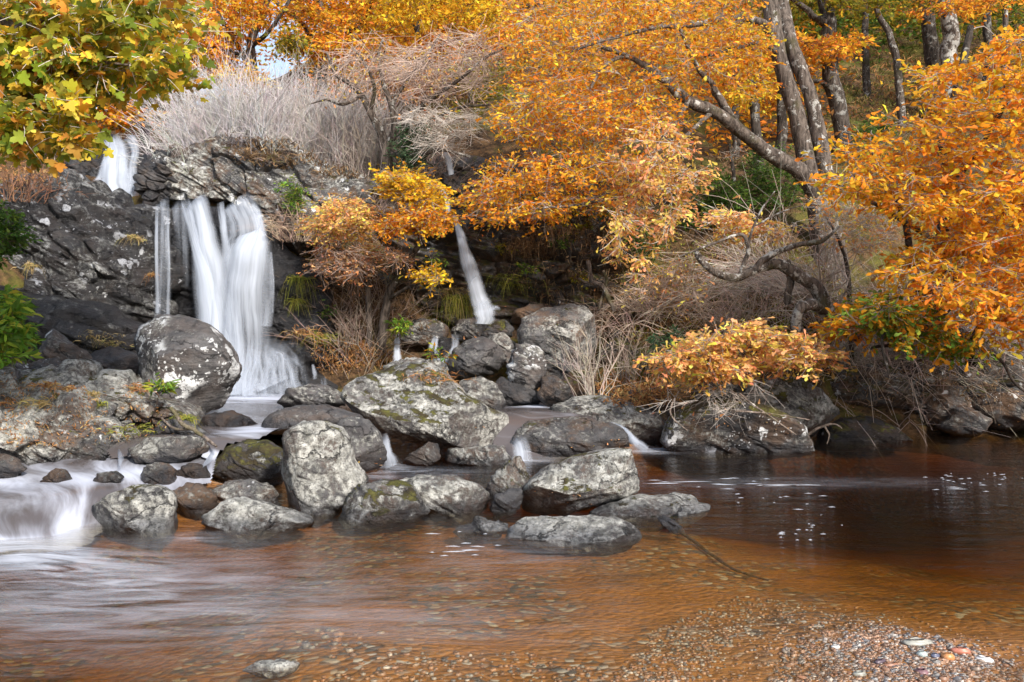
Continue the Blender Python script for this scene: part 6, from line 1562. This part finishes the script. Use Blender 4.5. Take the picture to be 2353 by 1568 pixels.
scatter([(1850, 1568), (1900, 1480), (1980, 1450), (2080, 1460), (2200, 1500), (2300, 1568)], 900, .004, .011)
scatter([(1500, 1568), (1600, 1470), (1760, 1400), (1940, 1390), (2120, 1420), (2353, 1490), (2353, 1568)], 900, .004, .010)
scatter([(1400, 1568), (1500, 1450), (1700, 1370), (1900, 1390), (1700, 1450), (1600, 1568)], 700, .005, .012)
scatter([(700, 1568), (900, 1500), (1200, 1500), (1450, 1550), (1400, 1568)], 220, .005, .014)
scatter([(640, 1480), (760, 1440), (900, 1450), (800, 1520)], 26, .01, .025)
pg.build('gravel', M['pebble'], riverbed, kind='stuff')
def stone(label, px, py, sx, sy, sz, col, rz=0, seed=1, name='pebble'):
    p = bed_at(px, py)
    v, f, t = pebble_mesh(seed, None)
    me = mesh(name, v, [f, t], M['pebble'], colors=np.broadcast_to(np.array(col), (len(v), 3)))
    o = link(name, me, None, p + np.array([0, 0, sz * .45]), label=label, category='pebble', group='bright pebbles on the gravel bar')
    o.scale = (sx, sy, sz); o.rotation_euler = (0, 0, rz)
stone('long flat grey pebble, biggest on the gravel bar', 2108, 1480, .078, .035, .018, (.36, .35, .30), .1, 3)
stone('orange rounded pebble on the gravel bar', 2178, 1515, .032, .026, .022, (.62, .27, .10), .2, 5)
stone('brick-red oblong pebble on the gravel bar', 2208, 1500, .045, .027, .018, (.52, .19, .12), -.2, 6)
stone('white oblong pebble right on the gravel bar', 2262, 1520, .040, .020, .016, (.74, .75, .74), -.4, 7)
stone('pale blue-grey round pebble on the gravel bar', 2118, 1508, .026, .022, .018, (.42, .48, .46), 0, 8)
stone('purple square pebble near the bottom edge', 2118, 1548, .028, .028, .016, (.25, .13, .14), .3, 9)
stone('dark blue pebble left of the orange one', 2148, 1510, .024, .018, .014, (.11, .12, .18), .5, 10)
stone('brown shard pebble on the gravel bar', 2048, 1530, .038, .018, .010, (.30, .14, .08), .2, 11)
stone('dark mussel-shaped pebble on the gravel bar', 2022, 1523, .036, .016, .012, (.10, .07, .09), .5, 12)
stone('grey oval pebble at the bottom edge of the gravel bar', 1975, 1553, .032, .020, .014, (.34, .34, .29), 0, 13)
stone('white round pebble on the far left of the gravel bar', 1920, 1490, .022, .016, .012, (.60, .58, .55), 0, 14)

ff = Geo()
def flecks(poly, n, lx, ly, z=.012):
    c = in_poly(poly, n, rp)
    for px, py in c:
        d = dw(py, z)
        a = np.array([(px - CXP) / FPX * d, d, z])
        k = np.linspace(0, 2 * math.pi, 9)[:-1]
        L = rp.lognormal(0, .55); rr = 1 + rp.normal(0, .18, 8)
        top = np.stack([np.cos(k) * lx * L * rr, np.sin(k) * ly * rr * min(L, 1.4), np.zeros(8)], 1) + a
        top[:, 1] += (top[:, 0] - a[0]) * rp.normal(0, .06)
        v = np.vstack([top, a + [0, 0, .006]])
        f = np.stack([np.arange(8), (np.arange(8) + 1) % 8, np.full(8, 8)], 1)
        ff.add(v, f)
flecks([(1500, 1098), (1900, 1100), (2353, 1130), (2353, 1150), (2000, 1150), (1700, 1125), (1500, 1118)], 24, .07, .006)
flecks([(1520, 1110), (1800, 1140), (1950, 1170), (1900, 1190), (1700, 1160)], 13, .022, .006)
flecks([(1750, 1190), (1950, 1200), (1880, 1250), (1780, 1240)], 16, .014, .006)
flecks([(950, 1215), (1150, 1225), (1150, 1275), (1000, 1280)], 14, .03, .006)
flecks([(2100, 1090), (2353, 1085), (2353, 1120), (2150, 1110)], 30, .014, .006)
ff.build('foam', M['foam'], kind='stuff', label='drifting white foam flecks on the dark pool', category='foam')
